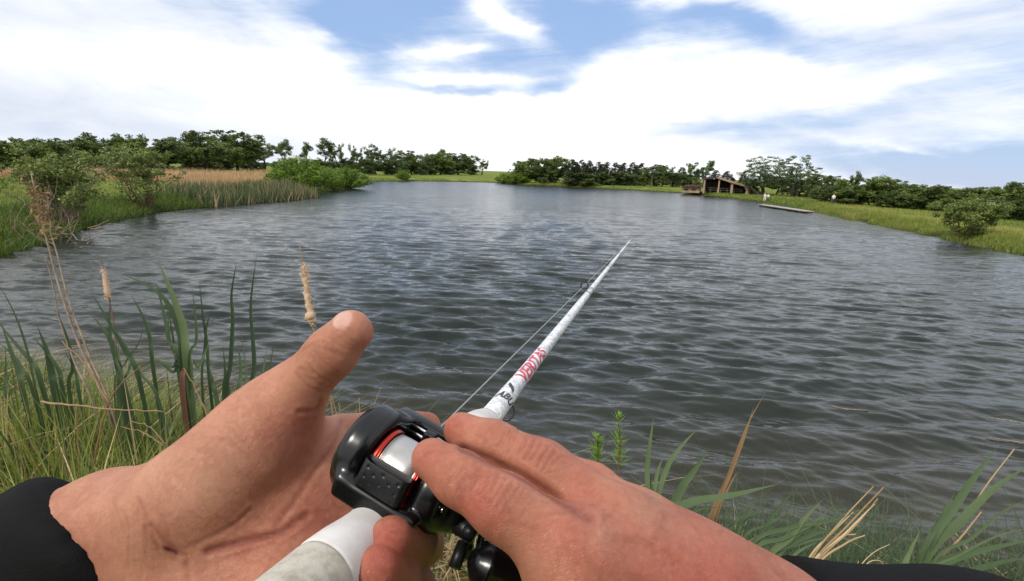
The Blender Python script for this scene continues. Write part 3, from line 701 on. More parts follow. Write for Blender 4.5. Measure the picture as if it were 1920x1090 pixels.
FEET = np.array([0.05, -0.35])
def build_person():
    gzf = gz(*FEET)
    root = empty('person', (FEET[0], FEET[1], gzf), label='person in a black long-sleeved jacket holding the rod, two fingers on the reel', cat='person')
    parts = [left_hand(), right_hand()]
    # neck and head, above the chest-mounted camera
    C0 = np.array([0.03, -0.22, H])
    f = Field(C0 + [-.13, -.16, .12], C0 + [.13, .17, .58], .006)
    hd = f.ell(C0 + [0, .0, .42], (.078, .098, .118)); hd = smin(hd, f.ell(C0 + [0, .035, .345], (.055, .06, .06)), .03)
    hd = smin(hd, f.cone(C0 + [0, .092, .425], C0 + [0, .112, .39], .008, .014), .012)
    hd = smin(hd, f.ell(C0 + [0, .09, .352], (.026, .012, .01)), .008)
    for sx in (-1, 1):
        hd = smin(hd, f.ell(C0 + [sx * .08, -.005, .405], (.012, .02, .032)), .008)
        hd = smax(hd, -f.ell(C0 + [sx * .032, .104, .43], (.016, .014, .011)), .01)
    hd = smin(hd, f.cone(C0 + [0, -.02, .15], C0 + [0, -.005, .33], .062, .052), .03)
    V, F = surface_nets(hd, f.lo, f.h); V = relax(V, F, 2)
    parts.append((V, F, dict(crease=np.zeros(len(V)), red=np.zeros(len(V)), pale=np.zeros(len(V)), cut=np.zeros(len(V)), nail=np.zeros(len(V))), np.full(len(V), 9.)))
    n = 0; Vs, Fs, mi = [], [], []; at = {k: [] for k in ('crease', 'red', 'pale', 'cut', 'nail')}
    for V, F, A, dn in parts:
        Vs.append(V); Fs.append(F + n); n += len(V)
        for k in at: at[k].append(A[k])
        mi.append((dn[F].mean(1) < 1).astype(int))
    mesh_obj('body', np.concatenate(Vs), np.concatenate(Fs), MAT['skin'], root, attrs={k: np.concatenate(v) for k, v in at.items()})
    # jacket: torso, shoulders, both sleeves ending in cuffs
    h = .005
    Lw, Rw = W(190, 1008, .277), W(1475, 1240, .208)
    Le, Re = np.array([-.36, -.05, H - .33]), np.array([.36, -.02, H - .30])
    Ls, Rs = C0 + [-.17, -.02, .06], C0 + [.17, -.02, .06]
    lo = C0 + [-.5, -.22, -.72]; hi = np.array([.5, .42, H + .22]) 
    f = Field(lo, hi, .0052)
    body = f.ell(C0 + [0, -.04, -.12], (.19, .115, .28)); body = smin(body, f.ell(C0 + [0, -.04, -.42], (.17, .115, .26)), .1)
    body = smin(body, f.cone(Ls, Rs, .07, .07), .08)
    for a, b, c, rw in ((Ls, Le, W(290, 975, .270), .0355), (Rs, Re, Rw, .0415)):
        arm = smin(f.cone(a, b, .068, .05), f.cone(b, c, .05, rw), .03)
        mid, rm = (W(1880, 1278, .235), .041) if c is Rw else (W(-60, 1096, .30), .046)
        arm = smin(f.cone(a, b, .068, .05), smin(f.cone(c, mid, rw, rm), f.cone(mid, b, rm, .05), .004), .03)
        body = smin(body, arm, .04)
    body = smax(body, -f.cone(C0 + [0, .0, .1], C0 + [0, 0, .3], .06, .066), .01)
    # keep the view of the chest camera clear of cloth
    body = smax(body, -f.cone(CAM - FW * .02, CAM + FW * .8, .045, .045), .02)
    for c, b in ((Lw, Le), (Rw, Re)):
        ax = (c - b) / np.linalg.norm(c - b)
        ax = norm(RT * .56 + UP * .65 + FW * .49) if c is Lw else norm(-RT * .97 + UP * .30)
        body = smax(body, ((f.P - (c + ax * .0)) @ ax.astype(np.float32)) * (np.sqrt(((f.P - c) ** 2).sum(-1)) < .11) - (np.sqrt(((f.P - c) ** 2).sum(-1)) >= .11) * .2, .004)
    V, F = surface_nets(body, f.lo, f.h); V = relax(V, F, 3)
    # folds in the cloth
    N = vnormals(V, F)
    V = V + N * (0.003 * np.sin(V[:, 0] * 60 + 9 * np.sin(V[:, 2] * 22) + V[:, 1] * 48))[:, None]
    mesh_obj('jacket', V, F, MAT['jacket'], root)
    f = Field(C0 + [-.22, -.2, -1.45], C0 + [.22, .2, -.5], .012)
    tr = None
    for sx in (-1, 1):
        hip = C0 + [sx * .085, -.03, -.62]; knee = C0 + [sx * .12, .03, -.95]; an = np.array([FEET[0] + sx * .13, FEET[1] + .02, gzf + .12])
        leg = smin(f.cone(hip, knee, .095, .065), f.cone(knee, an, .065, .06), .03); tr = leg if tr is None else smin(tr, leg, .02)
    V, F = surface_nets(tr, f.lo, f.h); mesh_obj('trousers', relax(V, F, 2), F, MAT['trousers'], root)
    for sx in (-1, 1):
        a = np.array([FEET[0] + sx * .13, FEET[1] + .0, gzf + .05])
        f = Field(a + [-.08, -.12, -.06], a + [.08, .26, .16], .01)
        b = smin(f.ell(a + [0, .07, .0], (.05, .15, .05)), f.cone(a + [0, 0, .12], a, .055, .05), .03)
        V, F = surface_nets(b, f.lo, f.h); mesh_obj('boot', relax(V, F, 2), F, MAT['boot'], root)
    f = Field(C0 + [-.12, -.16, .36], C0 + [.12, .14, .58], .008)
    hr = smax(f.ell(C0 + [0, -.012, .435], (.085, .104, .12)), -f.ell(C0 + [0, .14, .36], (.11, .12, .12)), .02)
    V, F = surface_nets(hr, f.lo, f.h); mesh_obj('hair', relax(V, F, 2), F, MAT['hair'], root)
if ONLY is None or 'fg' in ONLY: build_person()
# ------------------------------------------------------------------ fishing rod and reel
def norm(v): return v / np.linalg.norm(v)
def build_rod():
    A0 = W(640, 1045, .185); A1 = W(908, 797, .312); TIP = W(1183, 449, 1.72)
    R1 = norm(A1 - A0); R2 = norm(TIP - A1)
    root = empty('fishing_rod', A1, label='white fishing rod with red lettering and a black reel, reaching over the pond', cat='fishing rod')
    # reel frame: x across the spool, y towards the tip, z up out of the rod
    O = A0 + R1 * .036
    v = norm(O - CAM); U0 = norm(-(v - (v @ R1) * R1)); S0 = norm(np.cross(R1, U0))
    if S0 @ RT < 0: S0 = -S0
    ph = R_(22)
    S = S0 * math.cos(ph) + U0 * math.sin(ph); U = U0 * math.cos(ph) - S0 * math.sin(ph)
    Mx = np.eye(4); Mx[:3, 0] = S; Mx[:3, 1] = R1; Mx[:3, 2] = U; Mx[:3, 3] = O
    RS = .82; Mx[:3, 3] = O + U * .004 - S * .0046 - UP * .0048
    def loc(P): P = np.asarray(P, float) * RS; return P @ Mx[:3, :3].T + Mx[:3, 3]
    flip = np.linalg.det(Mx[:3, :3]) < 0
    def fix(F): return F[:, ::-1] if flip else F
    def lathe(prof, P0, ax, n=40, ref=None):
        ax = norm(ax); ref = np.array([0, 0, 1.]) if ref is None else ref
        x = norm(np.cross(ref, ax)); y = np.cross(ax, x); th = np.arange(n) / n * 2 * np.pi
        V = np.concatenate([P0 + ax * t + r * (np.cos(th)[:, None] * x + np.sin(th)[:, None] * y) for t, r in prof])
        F = [(i * n + j, i * n + (j + 1) % n, (i + 1) * n + (j + 1) % n, (i + 1) * n + j) for i in range(len(prof) - 1) for j in range(n)]
        F += [tuple(range(n))[::-1], tuple((len(prof) - 1) * n + j for j in range(n))]
        return V, F
    # rear grip of foam, white reel seat
    g = Geo(); g.add(*lathe([(-.215, .009), (-.21, .0118), (-.20, .013), (-.10, .0128), (-.012, .0121), (-.0105, .0119)], A0, R1)); g.build('grip', MAT['foam'], root)
    g = Geo(); g.add(*lathe([(-.0103, .0119), (-.009, .0122), (.0, .0117), (.008, .0107), (.015, .0101), (.022, .0106), (.030, .0116), (.036, .0128), (.0372, .0130), (.0368, .0105), (.030, .0095)], A0, R1)); seat = g.build('reel_seat', MAT['seatwhite'], root)
    L = np.linalg.norm(A1 - A0)
    g = Geo(); g.add(*lathe([(.024, .009), (.05, .0085), (.10, .0085), (L - .03, .009)], A0, R1)); g.build('seat_tube', MAT['matte'], root)
    g = Geo(); g.add(*lathe([(L - .032, .009), (L - .03, .0122), (L - .016, .0126), (L - .006, .0112), (L + .004, .0088), (L + .005, .0075)], A0, R1)); g.build('foregrip', MAT['seatwhite'], root)
    # blank
    LB = np.linalg.norm(TIP - A1)
    prof = [(0, .0068), (.03, .0065), (.05, .0062), (.07, .0057), (.15, .0052), (.28, .0048), (.43, .0045), (.435, .0041), (.76, .0035), (1.1, .0027), (LB, .0013)]
    def rad(t): return float(np.interp(t, [p[0] for p in prof], [p[1] for p in prof]))
    ts = sorted(set([p[0] for p in prof] + list(np.linspace(0, LB, 30))))
    g = Geo(); g.add(*lathe([(t, rad(t)) for t in ts], A1, R2, 28)); blank = g.build('blank', MAT['blank'], root)
    def pj(P): q = P - CAM; z = q @ FW; return [round(float(CX + q @ RT / z * FPX)), round(float(CY - q @ UP / z * FPX)), round(float(z), 3)]

    # local frame of the blank: w points from the rod to the camera
    def frame(t):
        c = A1 + R2 * t; v = norm(CAM - c); w = norm(v - (v @ R2) * R2); s = norm(np.cross(R2, w))
        return c, w, s
    def t_at(px, py):
        """distance along the blank whose image is nearest a photo pixel"""
        tt = np.linspace(0, LB, 1500); P = A1 + R2 * tt[:, None] - CAM; z = P @ FW
        x = CX + P @ RT / z * FPX; y = CY - P @ UP / z * FPX
        return float(tt[np.argmin((x - px) ** 2 + (y - py) ** 2)])
    def text(txt, name, m, t0, t1, hgt, around=False, shear=0.25, turn=0.0, bold=0.03):
        cu = bpy.data.curves.new(name, 'FONT'); cu.body = txt; cu.shear = shear; cu.resolution_u = 5; cu.offset = bold
        ob = bpy.data.objects.new(name, cu); COL.objects.link(ob)
        bpy.context.view_layer.update()
        me = bpy.data.meshes.new_from_object(ob.evaluated_get(bpy.context.evaluated_depsgraph_get()))
        bpy.data.objects.remove(ob); 
        import bmesh
        bm = bmesh.new(); bm.from_mesh(me); bmesh.ops.triangulate(bm, faces=bm.faces)
        for _ in range(5):
            ed = [e for e in bm.edges if e.calc_length() > .045]
            if ed: bmesh.ops.subdivide_edges(bm, edges=ed, cuts=1); bmesh.ops.triangulate(bm, faces=[f for f in bm.faces if len(f.verts) > 3])
        bm.to_mesh(me); bm.free()
        V = np.zeros(len(me.vertices) * 3, np.float32); me.vertices.foreach_get('co', V); V = V.reshape(-1, 3)
        F = [tuple(p.vertices) for p in me.polygons]; bpy.data.meshes.remove(me)
        lo, hi = V.min(0), V.max(0); u = (V[:, 0] - lo[0]) / (hi[0] - lo[0]); q = (V[:, 1] - lo[1]) / (hi[1] - lo[1]) - .5
        c, w, s = frame((t0 + t1) / 2)
        # letters run towards the tip, their tops to the left side
        if s @ RT > 0: s = -s
        if not around: t = t0 + u * (t1 - t0); a = q * hgt + turn
        else: t = t0 + (q + .5) * (t1 - t0); a = (.5 - u) * hgt + turn
        out = []
        for ti, ai in zip(t, a):
            r = rad(ti) + .00018; out.append(A1 + R2 * ti + r * (math.cos(ai) * w + math.sin(ai) * s))
        o = mesh_obj(name, np.array(out), F, m, blank, smooth=False); return o
    text('VERITAS', 'lettering', MAT['paintred'], t_at(966, 716), t_at(1012, 662), 2.0, bold=.02)
    text('ABU', 'logo', MAT['paintblack'], t_at(938, 764), t_at(942, 750), 2.3, around=True, shear=.3)
    text('1', 'logo', MAT['paintblack'], t_at(941, 742), t_at(952, 728), 1.0, shear=.5, turn=.25, bold=.05)
    # thread wraps and guides

    def guide(t, ringr, name='guide'):
        c, w, s = frame(t)
        # guides stand on the reel side of the rod
        up = norm(U * .55 - S * .83); up = norm(up - (up @ R2) * R2); sd_ = np.cross(R2, up); r0 = rad(t)
        g = Geo(); cc = c + up * (r0 + ringr * 1.5)
        th = np.linspace(0, 2 * np.pi, 25)
        g.tube([cc + ringr * (math.cos(a) * sd_ + math.sin(a) * up) for a in th], ringr * .17, 8, cap=False)
        for k in (-1, 1):
            g.tube([c + R2 * (-.018) + up * r0, c + R2 * (-.009) + up * (r0 + .001) + sd_ * k * ringr * .3, cc + sd_ * k * ringr * .8 - up * ringr * .6], ringr * .1, 6)
        g.tube([c + R2 * .02 + up * r0, c + R2 * .008 + up * (r0 + .0015), cc - up * ringr], ringr * .1, 6)
        o = g.build(name, MAT['matte'], root)
        wv = Geo()
        for dt in (-.018, .016):
            wv.add(*lathe([(t + dt - .006, rad(t) + .0002), (t + dt - .005, rad(t) + .0006), (t + dt + .005, rad(t) + .0006), (t + dt + .006, rad(t) + .0002)], A1, R2, 20))
        wv.build('thread_wrap', MAT['matte'] if t < .3 else MAT['line'], o)
        return cc
    gp = [(t_at(1104, 548), .0050), (t_at(1142, 500), .0036), (t_at(1161, 476), .003), (t_at(1173, 461), .0026), (LB - .004, .0018)]
    cs = [guide(t, r) for t, r in gp]
    # hook keeper: small wire loop under the blank
    c, w, s = frame(.03); s = s if s @ RT > 0 else -s
    g = Geo(); g.tube(catmull([c - R2 * .012 + s * .007, c - R2 * .006 + s * .0105, c + R2 * .006 + s * .0105, c + R2 * .012 + s * .007], 5), .0005, 8); g.build('hook_keeper', MAT['matte'], root)

    # ---------------- the reel
    ML = MM
    def box(f, c, b, r=0.0):
        q = np.abs(f.P - np.asarray(c, np.float32)) - (np.asarray(b, np.float32) - r)
        return np.sqrt((np.maximum(q, 0) ** 2).sum(-1)) + np.minimum(q.max(-1), 0) - r
    def cyl(f, c, rad_, half, r=0.0, sq=1.0):
        p = f.P - np.asarray(c, np.float32)
        d = np.stack([np.sqrt(p[..., 1] ** 2 + (p[..., 2] * sq) ** 2) - rad_ + r, np.abs(p[..., 0]) - half + r], -1)
        return np.sqrt((np.maximum(d, 0) ** 2).sum(-1)) + np.minimum(d.max(-1), 0) - r
    f = Field([-.034, -.034, -.012], [.05, .048, .05], .0008)
    SC = np.array([0, 0, .021])                                   # spool centre
    left = cyl(f, [-.0215, .003, .019], .0235, .0085, .006)         # palm side plate
    left = smin(left, cyl(f, [-.0175, .019, .017], .0165, .006, .005), .006)
    right = cyl(f, [.0205, .002, .020], .0195, .0075, .005)            # gear side plate
    right = smin(right, cyl(f, [.030, .005, .019], .0145, .008, .005), .006)
    right = smin(right, f.cone([.020, .006, .016], [.020, .024, .010], .013, .010), .01)
    hood = box(f, [0, .031, .028], [.026, .0055, .005], .0045)       # front bar over the level wind
    hood = smin(hood, box(f, [0, .034, .014], [.024, .003, .013], .0028), .006)
    rear = box(f, [0, -.0215, .012], [.022, .003, .006], .0025)
    foot = box(f, [0, .004, -.001], [.007, .034, .004], .003)
    base = box(f, [0, .012, .003], [.020, .012, .003], .0025)
    D = smin(smin(left, right, .002), smin(hood, smin(rear, smin(foot, base, .004), .004), .004), .006)
    well = cyl(f, [0, 0, .021], .0165, .0135, .001)
    D = smax(D, -well, .0012)
    D = smax(D, -box(f, [0, .0125, .031], [.0125, .0145, .0135], .003), .0015)
    # bevelled ring round the palm plate
    D = smax(D, -(np.abs(cyl(f, [-.0305, .003, .019], .0195, .002, .0)) - .0004), .0006)
    V, F = surface_nets(D, f.lo, f.h); V = relax(V, F, 2)
    reel = mesh_obj('reel', loc(V), fix(F), MAT['black'], root)
    reel['label'] = 'low black baitcasting reel with silver spool and red rim'
    # spool: line, red rims
    def ring(x0, x1, r0, r1, n=72):
        V = []; th = np.arange(n) / n * 2 * np.pi
        for x, r in ((x0, r0), (x0, r1), (x1, r1), (x1, r0)): V.append(np.stack([np.full(n, x), r * np.cos(th), r * np.sin(th) + .021], 1))
        F = [(k * n + j, k * n + (j + 1) % n, ((k + 1) % 4) * n + (j + 1) % n, ((k + 1) % 4) * n + j) for k in range(4) for j in range(n)]
        return np.concatenate(V), F
    def drum(prof, n=72):
        th = np.arange(n) / n * 2 * np.pi
        V = np.concatenate([np.stack([np.full(n, x), r * np.cos(th), r * np.sin(th) + .021], 1) for x, r in prof])
        F = [(k * n + j, k * n + (j + 1) % n, (k + 1) * n + (j + 1) % n, (k + 1) * n + j) for k in range(len(prof) - 1) for j in range(n)]
        F += [tuple(range(n)), tuple((len(prof) - 1) * n + j for j in range(n))[::-1]]
        return V, F
    g = Geo(); V_, F_ = drum([(-.0095, .0138), (-.009, .0144), (-.004, .01475), (.004, .01475), (.009, .0144), (.0095, .0138)]); g.add(loc(V_), F_); g.build('spool', MAT['spool'], reel)
    for a, b in ((-.0125, -.0099), (.0099, .0119)):
        g = Geo(); V_, F_ = drum([(a, .0148), (a + .0004, .0157), (b - .0006, .0157), (b, .0150)]); g.add(loc(V_), F_); g.build('spool_rim', MAT['red'], reel)
    # level wind: two chrome bars and the worm-driven line guide
    for y, z, r in ((.0205, .0285, .0012), (.0238, .0305, .0010)):
        g = Geo(); g.tube(loc([(-.0125, y, z), (.0125, y, z)]), r, 14, ref=U); g.build('level_wind_bar', MAT['chrome'], reel)
    g = Geo(); 
    f2 = Field([-.0065, .012, .018], [.0065, .028, .038], .0005)
    lg = smax(box(f2, [0, .021, .0275], [.0035, .003, .0065], .0015), -box(f2, [0, .021, .0295], [.0013, .01, .003], .001), .0005)
    V, F = surface_nets(lg, f2.lo, f2.h); mesh_obj('line_guide', loc(V), fix(F), MAT['matte'], reel)
    # thumb bar: curved rubber pad behind the spool with small dimples
    f3 = Field([-.016, -.036, .004], [.016, -.010, .032], .0005)
    tb = smax(cyl(f3, [0, 0, .021], .0242, .0122, .003), -cyl(f3, [0, 0, .021], .0195, .02, .0), .0015)
    tb = smax(tb, f3.Y + .0155, .001); tb = smax(tb, .0185 - f3.Z, .001)
    for i in range(-2, 3):
        for j in range(3):
            a = R_(200 - j * 11 - (i % 2) * 5); c = np.array([i * .0042, .0242 * math.cos(a), .021 + .0242 * math.sin(a) * -1])
            tb = smax(tb, -f3.ell(c, (.0006,) * 3), .0004)
    V, F = surface_nets(tb, f3.lo, f3.h); mesh_obj('thumb_bar', loc(relax(V, F, 1)), fix(F), MAT['matte'], reel)
    # star drag, crank and knobs
    g = Geo(); g.tube(loc([(.036, -.003, .014), (.046, -.003, .014)]), .004, 16, ref=U)
    for k in range(5):
        a = k * 2 * math.pi / 5; g.tube(loc([(.043, -.003 + .006 * math.cos(a), .014 + .006 * math.sin(a)), (.045, -.003 + .017 * math.cos(a), .014 + .017 * math.sin(a))]), .0024, 8, ref=S)
    g.build('star_drag', MAT['matte'], reel)
    hub = loc([(.047, .003, .016)])[0]; e1 = W(893, 1052, .196); e2 = hub + (hub - e1) * .8
    g = Geo(); g.tube(catmull([e1, hub, e2], 6), .0034, 10, flat=.4, ref=S); g.build('crank', MAT['matte'], reel)
    kd = norm(W(990, 1092, .204) - W(905, 1056, .196))
    for k0 in (e1, e2):
        pts = [k0 + kd * t * .001 for t in (-2, 1, 3, 8, 14, 20, 24)]
        g = Geo(); g.tube(catmull(pts, 3), np.interp(np.arange(19) / 18, [0, .15, .3, .5, .7, .9, 1], [.003, .0066, .0082, .0074, .0074, .0082, .005]), 20, ref=U); g.build('handle_knob', MAT['black'], reel)
    # screws on the gear plate
    for y, z in ((-.010, .028), (-.013, .0235)):
        g = Geo(); g.tube(loc([(.0285, y, z), (.0293, y, z)]), .0012, 10, ref=U); g.build('screw', MAT['chrome'], reel)
    # fishing line: up through the guides
    g = Geo(); st = loc([(0, .022, .031)])[0]; P = [st] + cs
    for a, b in zip(P[:-1], P[1:]): g.tube(np.linspace(a, b, 6), [.00042] * 6, 6, cap=False)
    g.build('fishing_line', MAT['line'], root)
if ONLY is None or 'fg' in ONLY: build_rod()
# ------------------------------------------------------------------ vegetation
def leaf_cloud(C, n_each, spread, size, r, flat=0.8, up=0.0, asp=0.55):
    """leaf quads scattered round clump centres"""
    C = np.asarray(C); k = len(C)
    c = np.repeat(C, n_each, 0); n = len(c)
    d = r.normal(size=(n, 3)); d /= np.linalg.norm(d, axis=1)[:, None]
    d *= (r.random(n) ** 0.45)[:, None] * np.repeat(r.uniform(.6, 1.25, k), n_each)[:, None] * spread
    d[:, 2] *= flat
    c = c + d
    u = r.normal(size=(n, 3)); u[:, 2] *= 0.6; u /= np.linalg.norm(u, axis=1)[:, None]
    w = r.normal(size=(n, 3)) + [0, 0, up]; v = np.cross(u, w); v /= np.linalg.norm(v, axis=1)[:, None]
    s = size * r.uniform(.6, 1.3, n)[:, None]
    V = np.stack([c - u * s, c - v * s * asp, c + u * s, c + v * s * asp], 1).reshape(-1, 3)
    F = np.arange(4 * n).reshape(n, 4)
    a = np.clip(np.repeat(r.random(k), n_each) * .55 + r.random(n) * .45, 0, 1)
    return V, F, np.repeat(a, 4)
def grow(p, d, L, rad, depth, r, geo, tips, spread=.55, up=.12, kids=(2, 4), shrink=.72):
    n = 5; P = [p]; q = p.copy(); dd = d.copy()
    for i in range(n):
        dd = norm(dd + r.normal(size=3) * .16 + np.array([0, 0, up * .4])); q = q + dd * L / n; P.append(q)
    r1 = rad * .62
    geo.tube(P, np.linspace(rad, r1, len(P)), 5 if depth < 3 else 7, cap=False)
    if depth == 0: tips.append(q); return
    if depth <= 2: tips.append(P[-3]) if r.random() < .6 else None
    for k in range(r.integers(*kids)):
        nd = norm(dd + r.normal(size=3) * spread + np.array([0, 0, up]))
        grow(q if k == 0 or r.random() < .6 else P[r.integers(2, n)], nd, L * shrink * r.uniform(.8, 1.15), r1 * .75, depth - 1, r, geo, tips, spread, up, kids, shrink)
LEAFM = dict(big='leafpale', open='leafpale', dense='leafmid', dark='leafdark', conifer='leafcon', scrub='leafmid', bright='leafbright', bare='leafdark', far='leafdark')
PROTO = {}
def tree_proto(kind, seed):
    """trunk and crown of a tree one unit tall"""
    r = np.random.default_rng(seed); g = Geo(); tips = []
    if kind == 'conifer':
        g.tube([(0, 0, 0), (0.01, 0, .5), (0, 0, .97)], [.022, .014, .003], 7)
        C = []
        for z in np.linspace(.08, .97, 26):
            R = (.30 * (1 - z) ** .8 + .015) * r.uniform(.8, 1.2)
            for k in range(max(2, int(16 * (1 - z) + 2))):
                a = r.random() * 6.28; q = R * r.uniform(.3, 1) ** .5; C.append((q * math.cos(a), q * math.sin(a), z - q * .25 + .02))
        V, F, A = leaf_cloud(C, 18, .05, .022, r, .8)
    elif kind in ('open', 'bare'):
        nst = r.integers(1, 3)
        for s_ in range(nst):
            g0 = np.array([r.normal() * .02, r.normal() * .02, -.02])
            grow(g0, norm(np.array([r.normal() * .18, r.normal() * .18, 1])), .36, .026, 4, r, g, tips, .62, .08, (2, 4), .62)
        T = np.array(tips); T = T[T[:, 2] > .2]
        V, F, A = leaf_cloud(T, 85 if kind == 'open' else 42, .085 if kind == 'open' else .075, .017, r, .55, 1.0)
    elif kind == 'big':
        for s_ in range(2): grow(np.array([s_ * .03, 0, -.02]), norm(np.array([(s_ - .5) * .5, r.normal() * .15, 1])), .34, .03, 4, r, g, tips, .6, .1, (2, 4), .64)
        C = []
        while len(C) < 105:
            q = r.normal(size=3); q = q / np.linalg.norm(q) * r.random() ** .35; z_ = .58 + q[2] * .40; w_ = .36 * (1 if z_ > .5 else .85)
            c_ = np.array([q[0] * w_, q[1] * w_, z_])
            if min([np.linalg.norm(c_ - k) for k in C] + [9]) > .055: C.append(c_)
        V, F, A = leaf_cloud(C, 62, .062, .014, r, .62, .8)
    elif kind in ('dense', 'dark', 'scrub', 'far'):
        grow(np.array([0, 0, -.02]), norm(np.array([r.normal() * .1, r.normal() * .1, 1])), .30, .03, 3, r, g, tips, .7, .15, (3, 5), .66)
        C = []
        lob = [(r.normal() * .20, r.normal() * .20, r.uniform(.35, .82), r.uniform(.14, .25)) for _ in range(9)] + [(0, 0, .45, .3)]
        if kind in ('scrub', 'far'): lob += [(r.normal() * .28, r.normal() * .25, r.uniform(.12, .35), r.uniform(.14, .22)) for _ in range(5)]
        for x, y, z, q in lob:
            for _ in range(13):
                d = norm(r.normal(size=3)); C.append(np.array([x, y, z]) + d * q * r.uniform(.3, 1.05) * [1, 1, .8])
        C = np.array(C + list(tips)); C = C[(C[:, 2] > .04)]
        V, F, A = leaf_cloud(C, 46, .07, .022, r, .75)
    else:                                     # bright: willow-like bush, many upright shoots
        C = []
        for _ in range(60):
            a = r.random() * 6.28; q = r.random() ** .6 * .5; top = (1 - (q / .62) ** 2) * r.uniform(.75, 1)
            P = [(q * .4 * math.cos(a), q * .4 * math.sin(a), 0), (q * .8 * math.cos(a), q * .8 * math.sin(a), top * .55), (q * math.cos(a), q * math.sin(a), top)]
            g.tube(catmull(P, 3), .005, 4, cap=False)
            for t in (.25, .45, .6, .75, .88, .97): C.append(np.array(P[0]) * (1 - t) ** 2 + 2 * t * (1 - t) * np.array(P[1]) + t * t * np.array(P[2]))
        V, F, A = leaf_cloud(C, 34, .075, .022, r, 1.1, 0, .35)
    z = V[:, 2].max(); V = V / z
    tm = g.build('trunk', MAT['bark'], link=False).data
    tm.transform(Matrix.Scale(1 / z, 4))
    cm = mesh_obj('crown', V, F, MAT[LEAFM[kind]], smooth=False, attrs={'rnd': A}, link=False).data
    w = np.percentile(np.abs(V[:, :2]).max(1), 88) * 2
    return tm, cm, w
def place_tree(px, base, top, wpx, kind, label, group, cat='tree', name='tree', var=None):
    key = (kind, rng.integers(0, 3 if kind != 'open' else 4) if var is None else var)
    if key not in PROTO: PROTO[key] = tree_proto(kind, 100 + hash_(key))
    tm, cm, w = PROTO[key]
    p = hit(px, base); z = gz(p[0], p[1]); d = (p - CAM) @ FW
    hgt = (base - top) * d / FPX * 1.03; wid = wpx * d / FPX
    r_ = empty(name, (p[0], p[1], z - .03), label=label, cat=cat, group=group)
    rot = random.random() * 6.28; r_.rotation_euler = (0, 0, rot); r_.scale = (wid / w, wid / w, hgt)
    for nm, me in (('trunk', tm), ('crown', cm)):
        o = bpy.data.objects.new(nm, me); COL.objects.link(o); o.parent = r_
    return r_
def hash_(k): return sum(ord(c) for c in k[0]) * 7 + int(k[1])
ORD = ['leftmost', 'second', 'third', 'fourth', 'fifth', 'sixth', 'seventh', 'eighth', 'ninth', 'tenth', 'eleventh', 'twelfth', 'thirteenth', 'fourteenth', 'fifteenth', 'sixteenth', 'seventeenth', 'eighteenth', 'nineteenth', 'twentieth', 'twenty-first', 'twenty-second', 'twenty-third', 'twenty-fourth']
LOOK = dict(big='large spreading tree', open='airy pale tree', dense='full green tree', dark='dark dense tree', conifer='dark pointed conifer', scrub='low bushy tree', bare='thin sparse tree', bright='bright green bush', far='low thicket tree')
def row(lst, place, group):
    lst = sorted(lst, key=lambda t: t[0]); seen = {}
    for px, base, top, w, kind in lst:
        k = seen.get(kind, 0); seen[kind] = k + 1
        place_tree(px, base, top, w, kind, f"{LOOK[kind]}, {ORD[k]}{' from left' if k else ''}, {place}", group)
